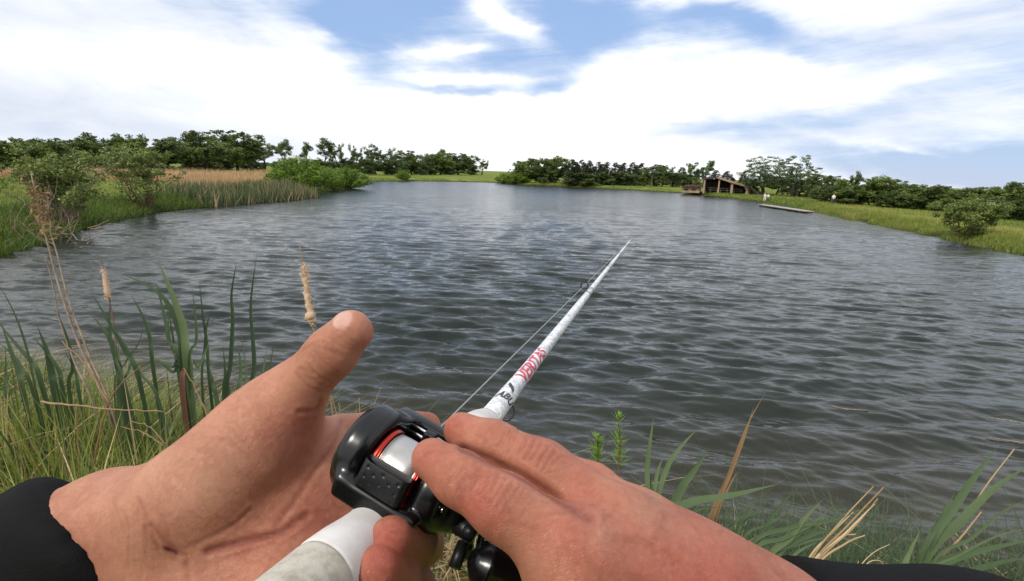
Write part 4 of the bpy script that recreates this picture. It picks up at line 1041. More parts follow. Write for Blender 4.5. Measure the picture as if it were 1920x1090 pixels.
def build_trees():
    L = []
    for i, (x, t) in enumerate([(-70, 268), (-30, 266), (12, 262), (55, 264), (100, 266), (145, 264), (180, 262), (222, 256), (262, 256), (300, 264), (340, 262), (375, 253), (412, 262), (445, 254), (474, 258)]):
        L.append((x, 322, t - 3, 70 if i % 3 else 84, 'dark' if i % 2 else 'dense'))
    L += [(495, 321, 272, 42, 'bare'), (240, 322, 262, 50, 'bare'), (370, 322, 256, 54, 'bare')]
    for x in range(-50, 490, 36): L.append((x + 8, 319, 276 + (x % 5) * 2, 84, 'far'))
    row(L, 'behind the golden grass', 'trees behind the golden grass')
    L = [(538, 328, 263, 40, 'bare'), (566, 328, 268, 38, 'bare'), (607, 328, 262, 52, 'bare'), (640, 328, 270, 34, 'bare'), (662, 328, 272, 34, 'bare'),
         (700, 328, 271, 50, 'bare'), (734, 328, 278, 44, 'bare'), (762, 328, 284, 38, 'dark'), (786, 328, 290, 36, 'bare'), (826, 328, 281, 60, 'dense'), (806, 328, 292, 36, 'dark'),
         (858, 328, 290, 42, 'dark'), (884, 328, 291, 36, 'bare'), (903, 328, 298, 30, 'bare')]
    for x in list(range(530, 900, 22)): L.append((x, 328, 297 + (x % 4) * 3 + max(0, (x - 820) // 12), 48, 'far'))
    row(L, 'on the left far shore', 'trees left of the far shore')
    L = [(985, 341, 297, 46, 'dense'), (1004, 342, 300, 46, 'dark'), (1036, 343, 293, 44, 'dense'), (1022, 343, 298, 46, 'dark'), (1057, 343, 304, 22, 'bare'), (972, 341, 306, 30, 'scrub'), (990, 342, 316, 50, 'far'), (1015, 343, 314, 50, 'far'), (1042, 343, 312, 50, 'far')]
    row(L, 'in the middle far clump', 'trees in the clump on the far shore')
    L = [(x, 347, t, 30, 'conifer') for x, t in ((1072, 302), (1088, 301), (1104, 303), (1120, 305), (1136, 306), (1152, 306), (1168, 307), (1184, 306), (1200, 308), (1276, 315), (1340, 320), (1362, 322), (1078, 306), (1096, 308), (1128, 309), (1160, 310), (1192, 311))]
    L += [(1218, 350, 309, 40, 'bare'), (1240, 350, 311, 36, 'dark'), (1258, 351, 313, 34, 'bare'), (1296, 352, 306, 26, 'bare'), (1318, 353, 303, 36, 'open'), (1208, 349, 318, 30, 'scrub'), (1090, 347, 322, 50, 'far'), (1130, 347, 322, 50, 'far'), (1170, 348, 322, 50, 'far'), (1232, 350, 322, 40, 'far'), (1262, 351, 322, 40, 'far'), (1290, 352, 325, 40, 'far')]
    row(L, 'between far clump and pavilion', 'trees beyond the pavilion')
    L = [(1392, 363, 322, 26, 'conifer'), (1426, 366, 296, 70, 'big'), (1487, 370, 294, 64, 'big'), (1455, 366, 326, 50, 'far'), (1408, 364, 334, 40, 'far'), (1500, 370, 334, 50, 'far')]
    row(L, 'right of the pavilion', 'trees right of the pavilion')
    L = [(1527, 375, 328, 42, 'dark'), (1553, 379, 331, 42, 'dark'), (1586, 382, 322, 30, 'bare'), (1570, 381, 336, 40, 'scrub'), (1612, 384, 332, 44, 'bare'), (1604, 384, 346, 44, 'far'), (1648, 388, 330, 58, 'dense'), (1630, 386, 348, 44, 'scrub'),
         (1682, 391, 346, 46, 'dark'), (1710, 393, 347, 42, 'dense'), (1738, 395, 350, 46, 'dark'), (1764, 397, 358, 40, 'dense'), (1792, 399, 360, 34, 'bare'), (1780, 399, 372, 44, 'scrub'), (1818, 402, 366, 40, 'scrub'),
         (1842, 406, 350, 58, 'dense'), (1868, 408, 345, 56, 'dense'), (1896, 411, 343, 60, 'dark'), (1930, 414, 347, 70, 'dense'), (1855, 410, 372, 60, 'far'), (1905, 413, 376, 70, 'far'), (1965, 416, 350, 70, 'dark'), (1540, 379, 350, 50, 'far'), (1575, 382, 354, 50, 'far'), (1660, 390, 362, 50, 'far'), (1720, 394, 368, 50, 'far'), (1745, 394, 347, 60, 'far'), (1770, 396, 349, 60, 'dark'), (1798, 398, 352, 60, 'far'), (1690, 390, 344, 50, 'far'), (1825, 402, 352, 50, 'dark')]
    row(L, 'along the right meadow', 'trees along the right meadow')
    # bushes by the water
    for px, b, t, w, k, lab in ((565, 352, 293, 96, 'bright', 'tall bright green bush behind the end of the cattails'), (610, 353, 312, 60, 'bright', 'small bright green bush between two bigger bushes on the point'),
                                (645, 352, 312, 80, 'bright', 'wide bright green bush at the tip of the left bank'), (755, 338, 322, 24, 'bright', 'small lone round bush on the far bank, left of middle'),
                                (944, 343, 324, 26, 'bright', 'light green bush, left one of the pair before the far clump'), (968, 346, 328, 46, 'bright', 'light green bush, wide right one of the pair before the far clump'),
                                (1020, 346, 334, 16, 'dark', 'tiny dark bush in front of the far shore clump'), (1068, 349, 334, 18, 'scrub', 'small olive bush right of the far shore clump'),
                                (1104, 352, 338, 32, 'scrub', 'low olive bush at the waterline under the dark conifers')):
        place_tree(px, b, t, w, k, lab, 'bushes on the far banks', 'bush', 'bush')
def shrub(px, base, top, wpx, label, seed, nst=16, leaf=.045, n_each=26, stemm='twig', leafm='leafshrub', low=.25, spread=.16, dep=2):
    r = np.random.default_rng(seed); p = hit(px, base); z = gz(p[0], p[1]); d = (p - CAM) @ FW
    hgt = (base - top) * d / FPX; wid = wpx * d / FPX
    o = empty('shrub', (p[0], p[1], z), label=label, cat='shrub', group='leafy shrubs on the banks')
    g = Geo(); tips = []
    for k in range(nst):
        a = r.random() * 6.28; lean = r.uniform(.1, 1.0) * wid / hgt * .55
        grow(np.array([p[0] + .12 * math.cos(a), p[1] + .12 * math.sin(a), z - .05]), norm(np.array([math.cos(a) * lean, math.sin(a) * lean, 1])), hgt * r.uniform(.3, .42), .016 * hgt / 2, dep, r, g, tips, .4, .2, (2, 4), .68)
    g.build('stem', MAT[stemm], o)
    T = np.array(tips); c0 = np.array([p[0], p[1], z])
    S3 = np.array([wid / 2 / np.percentile(np.abs(T[:, 0] - c0[0]), 90), 0, hgt * .93 / (np.percentile(T[:, 2], 97) - z)]); S3[1] = S3[0]
    for o_ in (o.children[0],):
        me = o_.data; co = np.zeros(len(me.vertices) * 3, np.float32); me.vertices.foreach_get('co', co); co = (co.reshape(-1, 3) - c0) * S3 + c0; me.vertices.foreach_set('co', co.ravel().astype(np.float32)); me.update()
    T = (T - c0) * S3 + c0; T = T[(T[:, 2] > z + hgt * low)]
    V, F, A = leaf_cloud(T, n_each, spread * hgt / 2, leaf, r, .8, .6)
    mesh_obj('foliage', V, F, MAT[leafm], o, smooth=False, attrs={'rnd': A})
    return o
def blades(X, Y, Z, Hh, Wd, r, lean=.35, droop=.3, tint=None, dirs=None, seg=3):
    """many grass blades as one array mesh"""
    n = len(X); a = r.random(n) * 6.28 if dirs is None else dirs
    l = np.abs(r.normal(size=n)) * lean; dx, dy = np.cos(a) * l, np.sin(a) * l
    th = r.random(n) * 3.1416; sx, sy = np.cos(th), np.sin(th)
    rows = []
    for k in range(seg + 1):
        t = k / seg; w = Wd * (1 - t ** 1.6) * .5 + 1e-5
        cx = X + dx * Hh * (t + droop * t * t); cy = Y + dy * Hh * (t + droop * t * t); cz = Z + Hh * (t - droop * l * t * t * .8)
        rows.append(np.stack([cx - sx * w, cy - sy * w, cz], 1)); rows.append(np.stack([cx + sx * w, cy + sy * w, cz], 1))
    V = np.stack(rows, 1).reshape(-1, 3); m = 2 * (seg + 1)
    base = np.arange(n)[:, None] * m
    F = np.concatenate([base + np.array([2 * k, 2 * k + 1, 2 * k + 3, 2 * k + 2]) for k in range(seg)])
    A = np.repeat(np.clip(r.random(n) if tint is None else tint, 0, 1), m)
    return V, F, A
def stuff(name, V, F, A, m, label, cat='grass'):
    return tag(mesh_obj(name, V, F, MAT[m], smooth=False, attrs={'rnd': A}), label, cat, kind='stuff')
def along_shore(pts_px, n, off, r, zbase=True):
    """n points near a stretch of waterline given in photo pixels, offset inland"""
    P = np.array([on_z(*p)[:2] for p in pts_px]); seg = np.linalg.norm(np.diff(P, axis=0), axis=1)
    c = np.concatenate([[0], np.cumsum(seg)]); t = r.random(n) * c[-1]
    x = np.interp(t, c, P[:, 0]); y = np.interp(t, c, P[:, 1])
    # inland direction: away from the pond's middle
    dx, dy = x - 2, y - 30; q = np.hypot(dx, dy) + 1e-9
    i = np.clip(np.searchsorted(c, t) - 1, 0, len(seg) - 1); T = np.diff(P, axis=0)[i] / seg[i][:, None]
    N = np.stack([-T[:, 1], T[:, 0]], 1); s = np.sign((N * np.stack([dx, dy], 1)).sum(1)); N *= s[:, None]
    o = off(r, n); return x + N[:, 0] * o, y + N[:, 1] * o
def build_grasses():
    r = np.random.default_rng(21)
    # near bank, lower left
    n = 76000
    X = r.uniform(-6.5, .9, n); Y = r.uniform(1.2, 5.2, n); sd = shore_sd(X, Y)
    P = np.stack([X, Y, np.full(n, .8)], 1) - CAM; dz = P @ FW; px = CX + (P @ RT) / dz * FPX; py = CY - (P @ UP) / dz * FPX
    k = (sd > -.12) & (px > -150) & (px < 960) & (py > 560) & (py < 1500) & ((px < 700) | (Y > 2.2))
    X, Y, sd = X[k], Y[k], sd[k]; Z = ground_z(X, Y, sd); n = len(X)
    cl = vnoise(X, Y, .28, 4); hh = (.16 + .42 * cl + .2 * r.random(n)) * np.clip(.6 + sd, .6, 1)
    hh = np.where(X > -1.2, hh * .5, hh)
    d = vnoise(X, Y, .5, 6) * 12
    V, F, A = blades(X, Y, Z - .02, hh, r.uniform(.005, .012, n), r, .55, .55, np.clip(.18 + .75 * vnoise(X, Y, .22, 5) + r.normal(size=n) * .22, 0, 1), d + r.normal(size=n) * .8)
    stuff('bank_grass', V, F, A, 'grass', 'thick green grass on the near bank beside the left hand')
    n = 10000; X = r.uniform(-6, .9, n); Y = r.uniform(1.4, 4.9, n); sd = shore_sd(X, Y); k = sd > -.15; X, Y = X[k], Y[k]; n = len(X)
    dens = vnoise(X, Y, .35, 8); k = (dens + (X > -1.3) * .5) > .42; X, Y = X[k], Y[k]; n = len(X)
    hh = r.uniform(.15, .65, n) * np.where(X > -1.3, .5, 1)
    V, F, A = blades(X, Y, ground_z(X, Y) - .01, hh, r.uniform(.005, .012, n), r, 1.1, .6)
    stuff('dry_grass', V, F, A, 'straw', 'bent dry straw tangled in the near bank grass')
    # broad bent leaves and stout straws lying through the grass
    for nm, mt, cnt, lb in (('bent_leaves', 'straw', 1900, 'broad bent brown leaves through the near bank grass'), ('broad_grass', 'reed', 3200, 'broad green sedge leaves in the near bank grass')):
        X = r.uniform(-6, -.2, cnt); Y = r.uniform(1.7, 4.9, cnt); sd = shore_sd(X, Y); k = sd > -.1; X, Y, sd = X[k], Y[k], sd[k]; n = len(X)
        V, F, A = blades(X, Y, ground_z(X, Y, sd) - .01, r.uniform(.3, .8, n), r.uniform(.008, .018, n), r, 1.0 if mt == 'straw' else .5, .75, (.25 + r.random(n) * .6 if mt == 'straw' else .3 + .6 * r.random(n)), seg=5)
        stuff(nm, V, F, A, mt, lb)
    # right foot of the bank
    n = 15000; X = r.uniform(-.1, 5, n); Y = r.uniform(1.5, 3.15, n); sd = shore_sd(X, Y); k = (sd > -.12) & (vnoise(X, Y, .3, 9) > .35); X, Y, sd = X[k], Y[k], sd[k]; n = len(X)
    V, F, A = blades(X, Y, ground_z(X, Y, sd) - .02, r.uniform(.15, .55, n) * (.5 + vnoise(X, Y, .25, 14)), r.uniform(.004, .010, n), r, .7, .5, r.random(n) * .7, np.full(n, .6) + r.normal(size=n))
    stuff('bank_grass', V, F, A, 'reed', 'dark green sedge at the lower right water edge')
    n = 2600; X = r.uniform(.6, 4, n); Y = r.uniform(1.6, 3.0, n); sd = shore_sd(X, Y); k = (sd > -.1) & (vnoise(X, Y, .3, 15) > .5); X, Y, sd = X[k], Y[k], sd[k]; n = len(X)
    V, F, A = blades(X, Y, ground_z(X, Y, sd) - .01, r.uniform(.12, .4, n), r.uniform(.004, .009, n), r, 1.0, .6)
    stuff('dry_grass', V, F, A, 'straw', 'dry straw among the sedge at the lower right water edge')
    # left bank: rank green growth at the waterline and open grass above it
    lp = [(-60, 496), (0, 478), (60, 462), (140, 432), (250, 405), (330, 393), (450, 382)]
    x, y = along_shore(lp, 15000, lambda r, n: r.random(n) ** 1.5 * 3.2 - .15, r)
    n = len(x); V, F, A = blades(x, y, ground_z(x, y) - .03, r.uniform(.15, .55, n), r.uniform(.012, .03, n), r, .5, .5, np.clip(r.normal(size=n) * .2 + .22, 0, 1))
    stuff('shore_grass', V, F, A, 'grass', 'rank green grass along the left waterline')
    n = 26000; pxs = r.uniform(-80, 420, n); pys = r.uniform(333, 432, n)
    q = (H - .5) / -np.array([0, 0, 0.]) if False else None
    X = []; Y = []
    v = FW + RT * ((pxs - CX) / FPX)[:, None] - UP * ((pys - CY) / FPX)[:, None]; t = (0.5 - H) / v[:, 2]; P = CAM + v * t[:, None]
    sd = shore_sd(P[:, 0], P[:, 1]); k = (sd > .4) & (P[:, 1] < 120) & (t > 0); P = P[k]; n = len(P)
    V, F, A = blades(P[:, 0], P[:, 1], ground_z(P[:, 0], P[:, 1]) - .02, r.uniform(.08, .26, n), r.uniform(.015, .03, n) * (P[:, 1] / 22).clip(1, 3), r, .5, .5, np.clip(.45 + .4 * vnoise(P[:, 0], P[:, 1], 3, 3) + r.normal(size=n) * .12 - .1, 0, 1))
    stuff('meadow_grass', V, F, A, 'grass', 'open green grass on the left bank behind the shrubs')
    # golden field
    n = 34000; pxs = r.uniform(-60, 530, n); f = r.random(n)
    top = np.interp(pxs, [-60, 100, 300, 400, 530], [322, 326, 318, 322, 322]); bot = np.interp(pxs, [-60, 60, 150, 300, 380, 450, 530], [336, 336, 340, 342, 354, 350, 342])
    pys = top + (bot - top) * f ** .8
    v = FW + RT * ((pxs - CX) / FPX)[:, None] - UP * ((pys - CY) / FPX)[:, None]; t = (0.5 - H) / v[:, 2]; P = CAM + v * t[:, None]
    sd = shore_sd(P[:, 0], P[:, 1]); k = (sd > 2.2) & (t > 0) & (t < 150); P = P[k]; n = len(P)
    edge = np.clip(1.25 - (P[:, 1] < 40) * .35, .3, 1.3)
    V, F, A = blades(P[:, 0], P[:, 1], ground_z(P[:, 0], P[:, 1]) - .02, r.uniform(.2, .6, n) * (.55 + .9 * vnoise(P[:, 0], P[:, 1], 2.2, 31)) * edge, r.uniform(.02, .045, n) * (P[:, 1] / 40).clip(1, 3), r, .25, .3, np.clip(.25 + .5 * vnoise(P[:, 0], P[:, 1], 2.5, 3) + r.normal(size=n) * .15, 0, 1))
    stuff('golden_grass', V, F, A, 'gold', 'tall dry golden grass field on the left bank')
    # cattail stand on the left bank
    cp = [(385, 388), (450, 382), (540, 375), (588, 369)]
    x, y = along_shore(cp, 5200, lambda r, n: r.random(n) * 3.4 - .5, r); n = len(x)
    V, F, A = blades(x, y, np.maximum(ground_z(x, y), -.1), r.uniform(.5, 1.0, n), r.uniform(.025, .045, n), r, .17, .25, np.clip(.55 + r.normal(size=n) * .25, 0, 1))
    stuff('cattail_stand', V, F, A, 'reed', 'dense stand of green cattails on the left waterline', 'cattails')
    x, y = along_shore(cp, 1500, lambda r, n: r.random(n) * 3.2 - .6, r); n = len(x)
    V, F, A = blades(x, y, np.maximum(ground_z(x, y), -.1), r.uniform(.3, 1.15, n), r.uniform(.02, .035, n), r, .3, .2, .4 + .6 * r.random(n))
    stuff('dead_cattails', V, F, A, 'straw', 'pale dead stalks among the left bank cattails', 'dead stalks')
    # point with the bright bushes, far shore and right shore
    x, y = along_shore([(588, 369), (600, 360), (650, 355), (692, 346)], 5000, lambda r, n: r.random(n) * 6 - .2, r); n = len(x)
    V, F, A = blades(x, y, ground_z(x, y) - .03, r.uniform(.3, .7, n), r.uniform(.03, .07, n), r, .4, .4, .1 + .5 * r.random(n))
    stuff('point_grass', V, F, A, 'grass', 'long grass under the bright bushes on the point')
    x, y = along_shore([(692, 341), (850, 341), (985, 347), (1200, 358), (1340, 369), (1420, 378), (1500, 391)], 12000, lambda r, n: r.random(n) ** 2 * 3 - .1, r); n = len(x)
    V, F, A = blades(x, y, ground_z(x, y) - .03, r.uniform(.1, .32, n), r.uniform(.03, .08, n), r, .4, .4, .1 + .5 * r.random(n))
    stuff('far_shore_grass', V, F, A, 'grass', 'grass fringe on the far waterline')
    rp = [(1500, 391), (1560, 405), (1640, 421), (1740, 441), (1830, 462), (1920, 478), (2080, 520)]
    x, y = along_shore(rp, 17000, lambda r, n: np.abs(r.normal(size=n)) * 1.1 - .12, r); n = len(x)
    cl = vnoise(x, y, .9, 12)
    V, F, A = blades(x, y, ground_z(x, y) - .03, (.08 + .42 * cl ** 2) * r.uniform(.7, 1.2, n), r.uniform(.015, .035, n), r, .4, .4, np.clip(.45 + .5 * (cl - .4) + r.normal(size=n) * .15, 0, 1))
    stuff('right_shore_grass', V, F, A, 'grass', 'rough pale-tipped grass along the right waterline')
    n = 42000; pxs = r.uniform(1390, 1990, n); f = r.random(n); lo_ = np.interp(pxs, [1390, 1560, 1740, 1990], [366, 384, 398, 420]); hi_ = np.interp(pxs, [1390, 1500, 1640, 1740, 1830, 1990], [377, 391, 421, 441, 462, 500])
    pys = lo_ + (hi_ - lo_) * f; v = FW + RT * ((pxs - CX) / FPX)[:, None] - UP * ((pys - CY) / FPX)[:, None]
    t = (0.3 - H) / v[:, 2]; P = CAM + v * t[:, None]; P[:, :2] *= (1 + r.random((n, 1)) * .4)
    sd = shore_sd(P[:, 0], P[:, 1]); k = (sd > .3) & (t > 0); P = P[k]; n = len(P)
    V, F, A = blades(P[:, 0], P[:, 1], ground_z(P[:, 0], P[:, 1]) - .02, r.uniform(.06, .2, n), r.uniform(.015, .03, n) * (P[:, 1] / 22).clip(1, 3), r, .6, .5, np.clip(.4 + .5 * vnoise(P[:, 0], P[:, 1], 4, 3) + r.normal(size=n) * .12 - .05, 0, 1))
    stuff('right_meadow_grass', V, F, A, 'grass', 'short yellow-green grass on the right bank')
def px_path(P, d, root=True):
    Q = [W(x, y, d if not isinstance(d, tuple) else d[0] + (d[1] - d[0]) * i / (len(P) - 1)) for i, (x, y) in enumerate(P)]
    if root:
        b = Q[0]; q = Q[1] - b; g_ = max(gz(b[0], b[1]), -.3)
        if b[2] > g_ + .03:
            Q = [np.array([b[0] - q[0] * .5, b[1] + .02, g_ - .02])] + Q
    return catmull(Q, 7)
def leafblade(parent, P, wpx, d, m='reed', a=.5, root=True, name='leaf', taper=.8, fold=.16):
    Q = px_path(P, d, root); n = len(Q); t = np.linspace(0, 1, n)
    dd = d if not isinstance(d, tuple) else sum(d) / 2
    w = .62 * wpx * dd / FPX * np.clip(np.minimum(.45 + t * 2.2, 1) * (1 - np.clip((t - .45) / .55, 0, 1) ** 1.7), .03, 1)
    g = Geo(); view = norm(Q.mean(0) - CAM); T = norm(Q[-1] - Q[0])
    g.blade(Q, w, np.cross(T, view) + view * .35 * math.sin(P[0][0]), a, fold)
    return g.build(name, MAT[m], parent)
def stalk(parent, P, wpx, d, m='straw', a=.5, root=True, name='stalk', mx=None):
    Q = px_path(P, d, root); dd = d if not isinstance(d, tuple) else sum(d) / 2
    r_ = .72 * wpx * dd / FPX / 2 * np.linspace(1.1, .4, len(Q)); g = Geo(); g.tube(Q, r_, 6, a)
    return g.build(name, MAT[m], parent)
def plant(name, base, d, label, cat, group=None):
    p = W(*base, d); return empty(name, (p[0], p[1], max(gz(p[0], p[1]), -.2)), label=label, cat=cat, group=group)
def build_plants():
    G = 'green cattail plants on the near bank'
    A = plant('cattail', (345, 700), 2.25, 'tall cattail with long arching leaves and a brown sheath, left of the raised thumb', 'cattail', G)
    for P, w, a in [([(345, 700), (335, 620), (300, 552), (217, 508)], 17, .25), ([(352, 700), (345, 620), (322, 550), (297, 492)], 21, .75), ([(340, 690), (318, 640), (308, 590), (290, 520)], 12, .3),
                    ([(345, 700), (325, 690), (300, 680), (250, 668)], 12, .3), ([(345, 705), (325, 700), (300, 678), (270, 664)], 10, .5), ([(355, 700), (368, 640), (366, 590), (360, 540)], 8, .3),
                    ([(335, 700), (326, 660), (318, 630), (313, 560)], 9, .2), ([(350, 700), (332, 668), (322, 620), (316, 580)], 8, .3), ([(360, 700), (372, 690), (385, 660), (392, 640)], 8, .6)]: leafblade(A, P, w, 2.25, a=a)
    leafblade(A, [(343, 745), (345, 690), (350, 655)], 15, 2.24, 'redtwig', .3, name='sheath')
    A = plant('cattail', (400, 740), 2.4, 'slim cattail with two dark upright blades bent over, nearest the raised thumb', 'cattail', G)
    for P, w, a in [([(425, 760), (432, 680), (436, 600), (434, 550), (445, 485)], 12, .1), ([(470, 760), (476, 690), (474, 640), (470, 570), (481, 478)], 13, .1), ([(395, 740), (388, 650), (380, 590), (374, 530)], 9, .2),
                    ([(380, 740), (384, 650), (388, 610), (398, 580)], 7, .2), ([(448, 760), (452, 700), (446, 638)], 12, .4), ([(480, 770), (490, 710), (502, 650)], 11, .6), ([(420, 760), (422, 700), (418, 650)], 9, .5),
                    ([(410, 770), (400, 720), (392, 690)], 14, .5), ([(440, 770), (430, 740), (424, 690)], 12, .7), ([(500, 770), (505, 700), (514, 640)], 8, .4), ([(460, 760), (462, 700), (452, 620)], 7, .5)]: leafblade(A, P, w, 2.4, a=a)
    A = plant('cattail', (225, 745), 2.2, 'broad-leaved cattail between the dead stalk and the brown-sheathed one', 'cattail', G)
    for P, w, a in [([(232, 745), (222, 690), (205, 635), (172, 590)], 18, .35), ([(262, 720), (235, 660), (205, 605), (168, 544)], 13, .25), ([(228, 740), (224, 700), (222, 640)], 16, .6), ([(288, 700), (282, 640), (268, 595), (246, 553)], 11, .2),
                    ([(240, 740), (212, 660), (206, 600), (208, 550)], 9, .1), ([(215, 740), (236, 680), (262, 640), (270, 590)], 5, .2), ([(222, 750), (240, 700), (252, 660)], 10, .5), ([(300, 760), (262, 700), (230, 640), (190, 590)], 9, .4)]: leafblade(A, P, w, 2.2, a=a)
    A = plant('cattail', (100, 740), 2.3, 'cattail with short wide blades at the left edge of the near bank', 'cattail', G)
    for P, w, a in [([(105, 745), (96, 700), (86, 655), (70, 612)], 19, .3), ([(118, 740), (112, 700), (90, 665), (58, 628)], 12, .3), ([(45, 740), (36, 700), (20, 655), (2, 606)], 14, .25), ([(78, 720), (60, 680), (34, 650), (-10, 596)], 13, .2),
                    ([(60, 730), (40, 690), (22, 664), (-6, 640)], 9, .4), ([(72, 750), (52, 660), (28, 590), (-4, 530)], 6, .1), ([(130, 740), (136, 690), (128, 640), (110, 590)], 10, .3), ([(150, 750), (142, 700), (120, 655)], 9, .5), ([(14, 760), (12, 700), (10, 650)], 8, .3)]: leafblade(A, P, w, 2.3, a=a)
    A = plant('cattail', (600, 690), 2.6, 'lone dead cattail with a fluffy tan seed head beside the raised thumb', 'cattail')
    stalk(A, [(622, 760), (598, 650), (583, 600), (570, 510), (562, 462)], 5, 2.6, a=.4, name='stem')
    r = np.random.default_rng(5); Q = catmull([W(*p, 2.6) for p in ((586, 606), (583, 590), (578, 560), (573, 525), (569, 500))], 6); n = len(Q)
    g = Geo(); rr = (np.array([6, 9, 11, 7, 12, 13, 12, 9, 6, 8, 7, 5, 6, 8, 7, 6, 5, 6, 7, 5, 5, 4, 4, 4, 3])[:n] * .8) * 2.6 / FPX; g.tube(Q + r.normal(size=(n, 3)) * .004, rr, 10, .5); 
    V, F, A_ = leaf_cloud(Q, 60, .022, .006, r, 1, 0, .3); g.add(V, F, .6); g.build('seed_head', MAT['seed'], A)
    A = plant('cattail', (215, 700), 2.7, 'small dead cattail with a thin torn seed head, behind the broad-leaved one', 'cattail')
    stalk(A, [(228, 720), (212, 600), (203, 556), (196, 520), (191, 488)], 4, 2.7, 'redtwig', name='stem')
    Q = catmull([W(*p, 2.7) for p in ((204, 560), (199, 535), (193, 505))], 5); g = Geo(); g.tube(Q, [.006, .010, .014, .016, .012, .013, .012, .010, .009, .006, .004], 8, .4)
    V, F, A_ = leaf_cloud(Q, 30, .018, .006, r, 1, 0, .3); g.add(V, F, .7); g.build('seed_head', MAT['seed'], A)
    # dead reed stalks at the left
    A = plant('dead_reed', (185, 740), 2.3, 'tall dead brown reed with a ragged top crossing the left shore', 'reed')
    for P, w in [([(200, 760), (150, 650), (118, 560), (98, 490), (78, 410), (58, 325)], 8), ([(210, 770), (165, 660), (128, 560), (108, 480), (92, 430)], 7), ([(175, 760), (140, 680), (112, 600), (100, 540), (85, 480)], 6)]: stalk(A, P, w, 2.3, 'twig', .4)
    V, F, A_ = leaf_cloud(np.array([W(*p, 2.3) for p in ((60, 345), (66, 362), (72, 378), (80, 395), (86, 412), (74, 400), (90, 430))]), 46, .05, .014, r, 1.4, 0, .25)
    mesh_obj('plume', V, F, MAT['straw'], A, smooth=False, attrs={'rnd': A_ * .5})
    # broken straws on the bank
    for P, w, lab in [([(78, 754), (140, 760), (220, 768), (305, 772)], 9, 'long pale straw lying level across the near grass'), ([(172, 890), (190, 800), (215, 735), (262, 688)], 9, 'bent pale straw leaning up to the right in the near grass'),
                      ([(150, 905), (146, 820), (138, 742)], 8, 'upright broken straw left of the leaning bent one'), ([(395, 790), (372, 740), (345, 690)], 8, 'straw slanting against the brown cattail sheath'),
                      ([(310, 838), (270, 812), (228, 800)], 5, 'thin whitish straw pointing left near the wrist'), ([(312, 834), (280, 800), (245, 790)], 5, 'thin whitish straw, upper of the forked pair near the wrist'),
                      ([(205, 760), (165, 690), (115, 640)], 6, 'brown straw leaning left behind the level one'), ([(420, 790), (432, 760), (438, 735)], 5, 'short straw upright between cattails and hand')]:
        Q = px_path(P, 2.0, False); g = Geo(); g.tube(Q + r.normal(size=Q.shape) * .0015, w * .62 * 2.0 / FPX / 2 * np.linspace(1.1, .5, len(Q)) * r.uniform(.8, 1.2, len(Q)), 6, .35, flat=.5); o = g.build('straw', MAT['straw']); tag(o, lab, 'straw', 'broken straws on the near bank')
    # small stalks behind the thumb web
    A = plant('dead_stalks', (630, 800), 2.9, 'few thin pale stalks rising from the water between thumb and reel', 'stalks')
    for P in ([(640, 830), (632, 780), (621, 742)], [(646, 830), (640, 790), (635, 756)], [(676, 830), (675, 780), (673, 746)], [(702, 830), (705, 790), (708, 758)]): stalk(A, P, 3.2, 2.9, a=.7)
    # herb
    for (bx, by, ty, lab, tp) in ((1160, 885, 776, 'taller feathery green weed above the right knuckles', 0), (1120, 880, 818, 'shorter feathery green weed left of the taller one', 0)):
        A = plant('weed', (bx, by), 2.1, lab, 'weed'); stalk(A, [(bx + 10, by + 60), (bx, by), (bx + 3, (by + ty) / 2), (bx - 1, ty + 5)], 5, 2.1, 'redtwig', name='stem')
        g = Geo(); c0, c1 = W(bx, by - 10, 2.1), W(bx, ty, 2.1)
        for i in range(150):
            t = r.random(); c = c0 + (c1 - c0) * t; a = r.random() * 6.28; L = .034 * (1 - .45 * t) * r.uniform(.6, 1.3) * (1 + .5 * math.sin(t * 17))
            dv = np.array([math.cos(a), math.sin(a), .55]) * L; g.blade([c, c + dv * .5 + [0, 0, .001], c + dv + [0, 0, .006]], [.003, .0045, .0006], (-math.sin(a), math.cos(a), 0), r.random(), .1)
        g.build('foliage', MAT['herb'], A, smooth=False)
    G = 'green reeds at the lower right water edge'
    A = plant('reed', (1222, 930), 2.0, 'reed with upright pointed blades just above the back of the right hand', 'reed', G)
    for P, w, a in [([(1213, 960), (1214, 880), (1219, 830), (1226, 782)], 15, .7), ([(1222, 960), (1232, 890), (1243, 858)], 12, .8), ([(1228, 960), (1250, 880), (1275, 840), (1306, 806)], 15, .7),
                    ([(1250, 990), (1275, 920), (1300, 885), (1329, 842)], 24, .5), ([(1225, 960), (1218, 900), (1215, 860)], 9, .4)]: leafblade(A, P, w, 2.0, a=a)
    A = plant('reed', (1260, 980), 1.9, 'reed with one broad leaf pointing right over the wrist', 'reed', G)
    for P, w, a in [([(1240, 985), (1290, 945), (1370, 930), (1459, 908)], 27, .6), ([(1260, 1000), (1300, 960), (1350, 950)], 12, .4)]: leafblade(A, P, w, 1.9, a=a)
    A = plant('dead_reed', (1330, 980), 2.1, 'dead brown reed standing above the right wrist', 'reed')
    for P, w in [([(1325, 985), (1365, 890), (1400, 800), (1436, 734)], 6), ([(1330, 990), (1372, 880), (1395, 820), (1413, 764)], 11), ([(1345, 970), (1366, 915), (1384, 884)], 6)]: leafblade(A, P, w, 2.1, 'straw', .12, taper=.5)
    A = plant('reed', (1440, 1080), 1.9, 'low spreading reed right of the wrist with many narrow blades', 'reed', G)
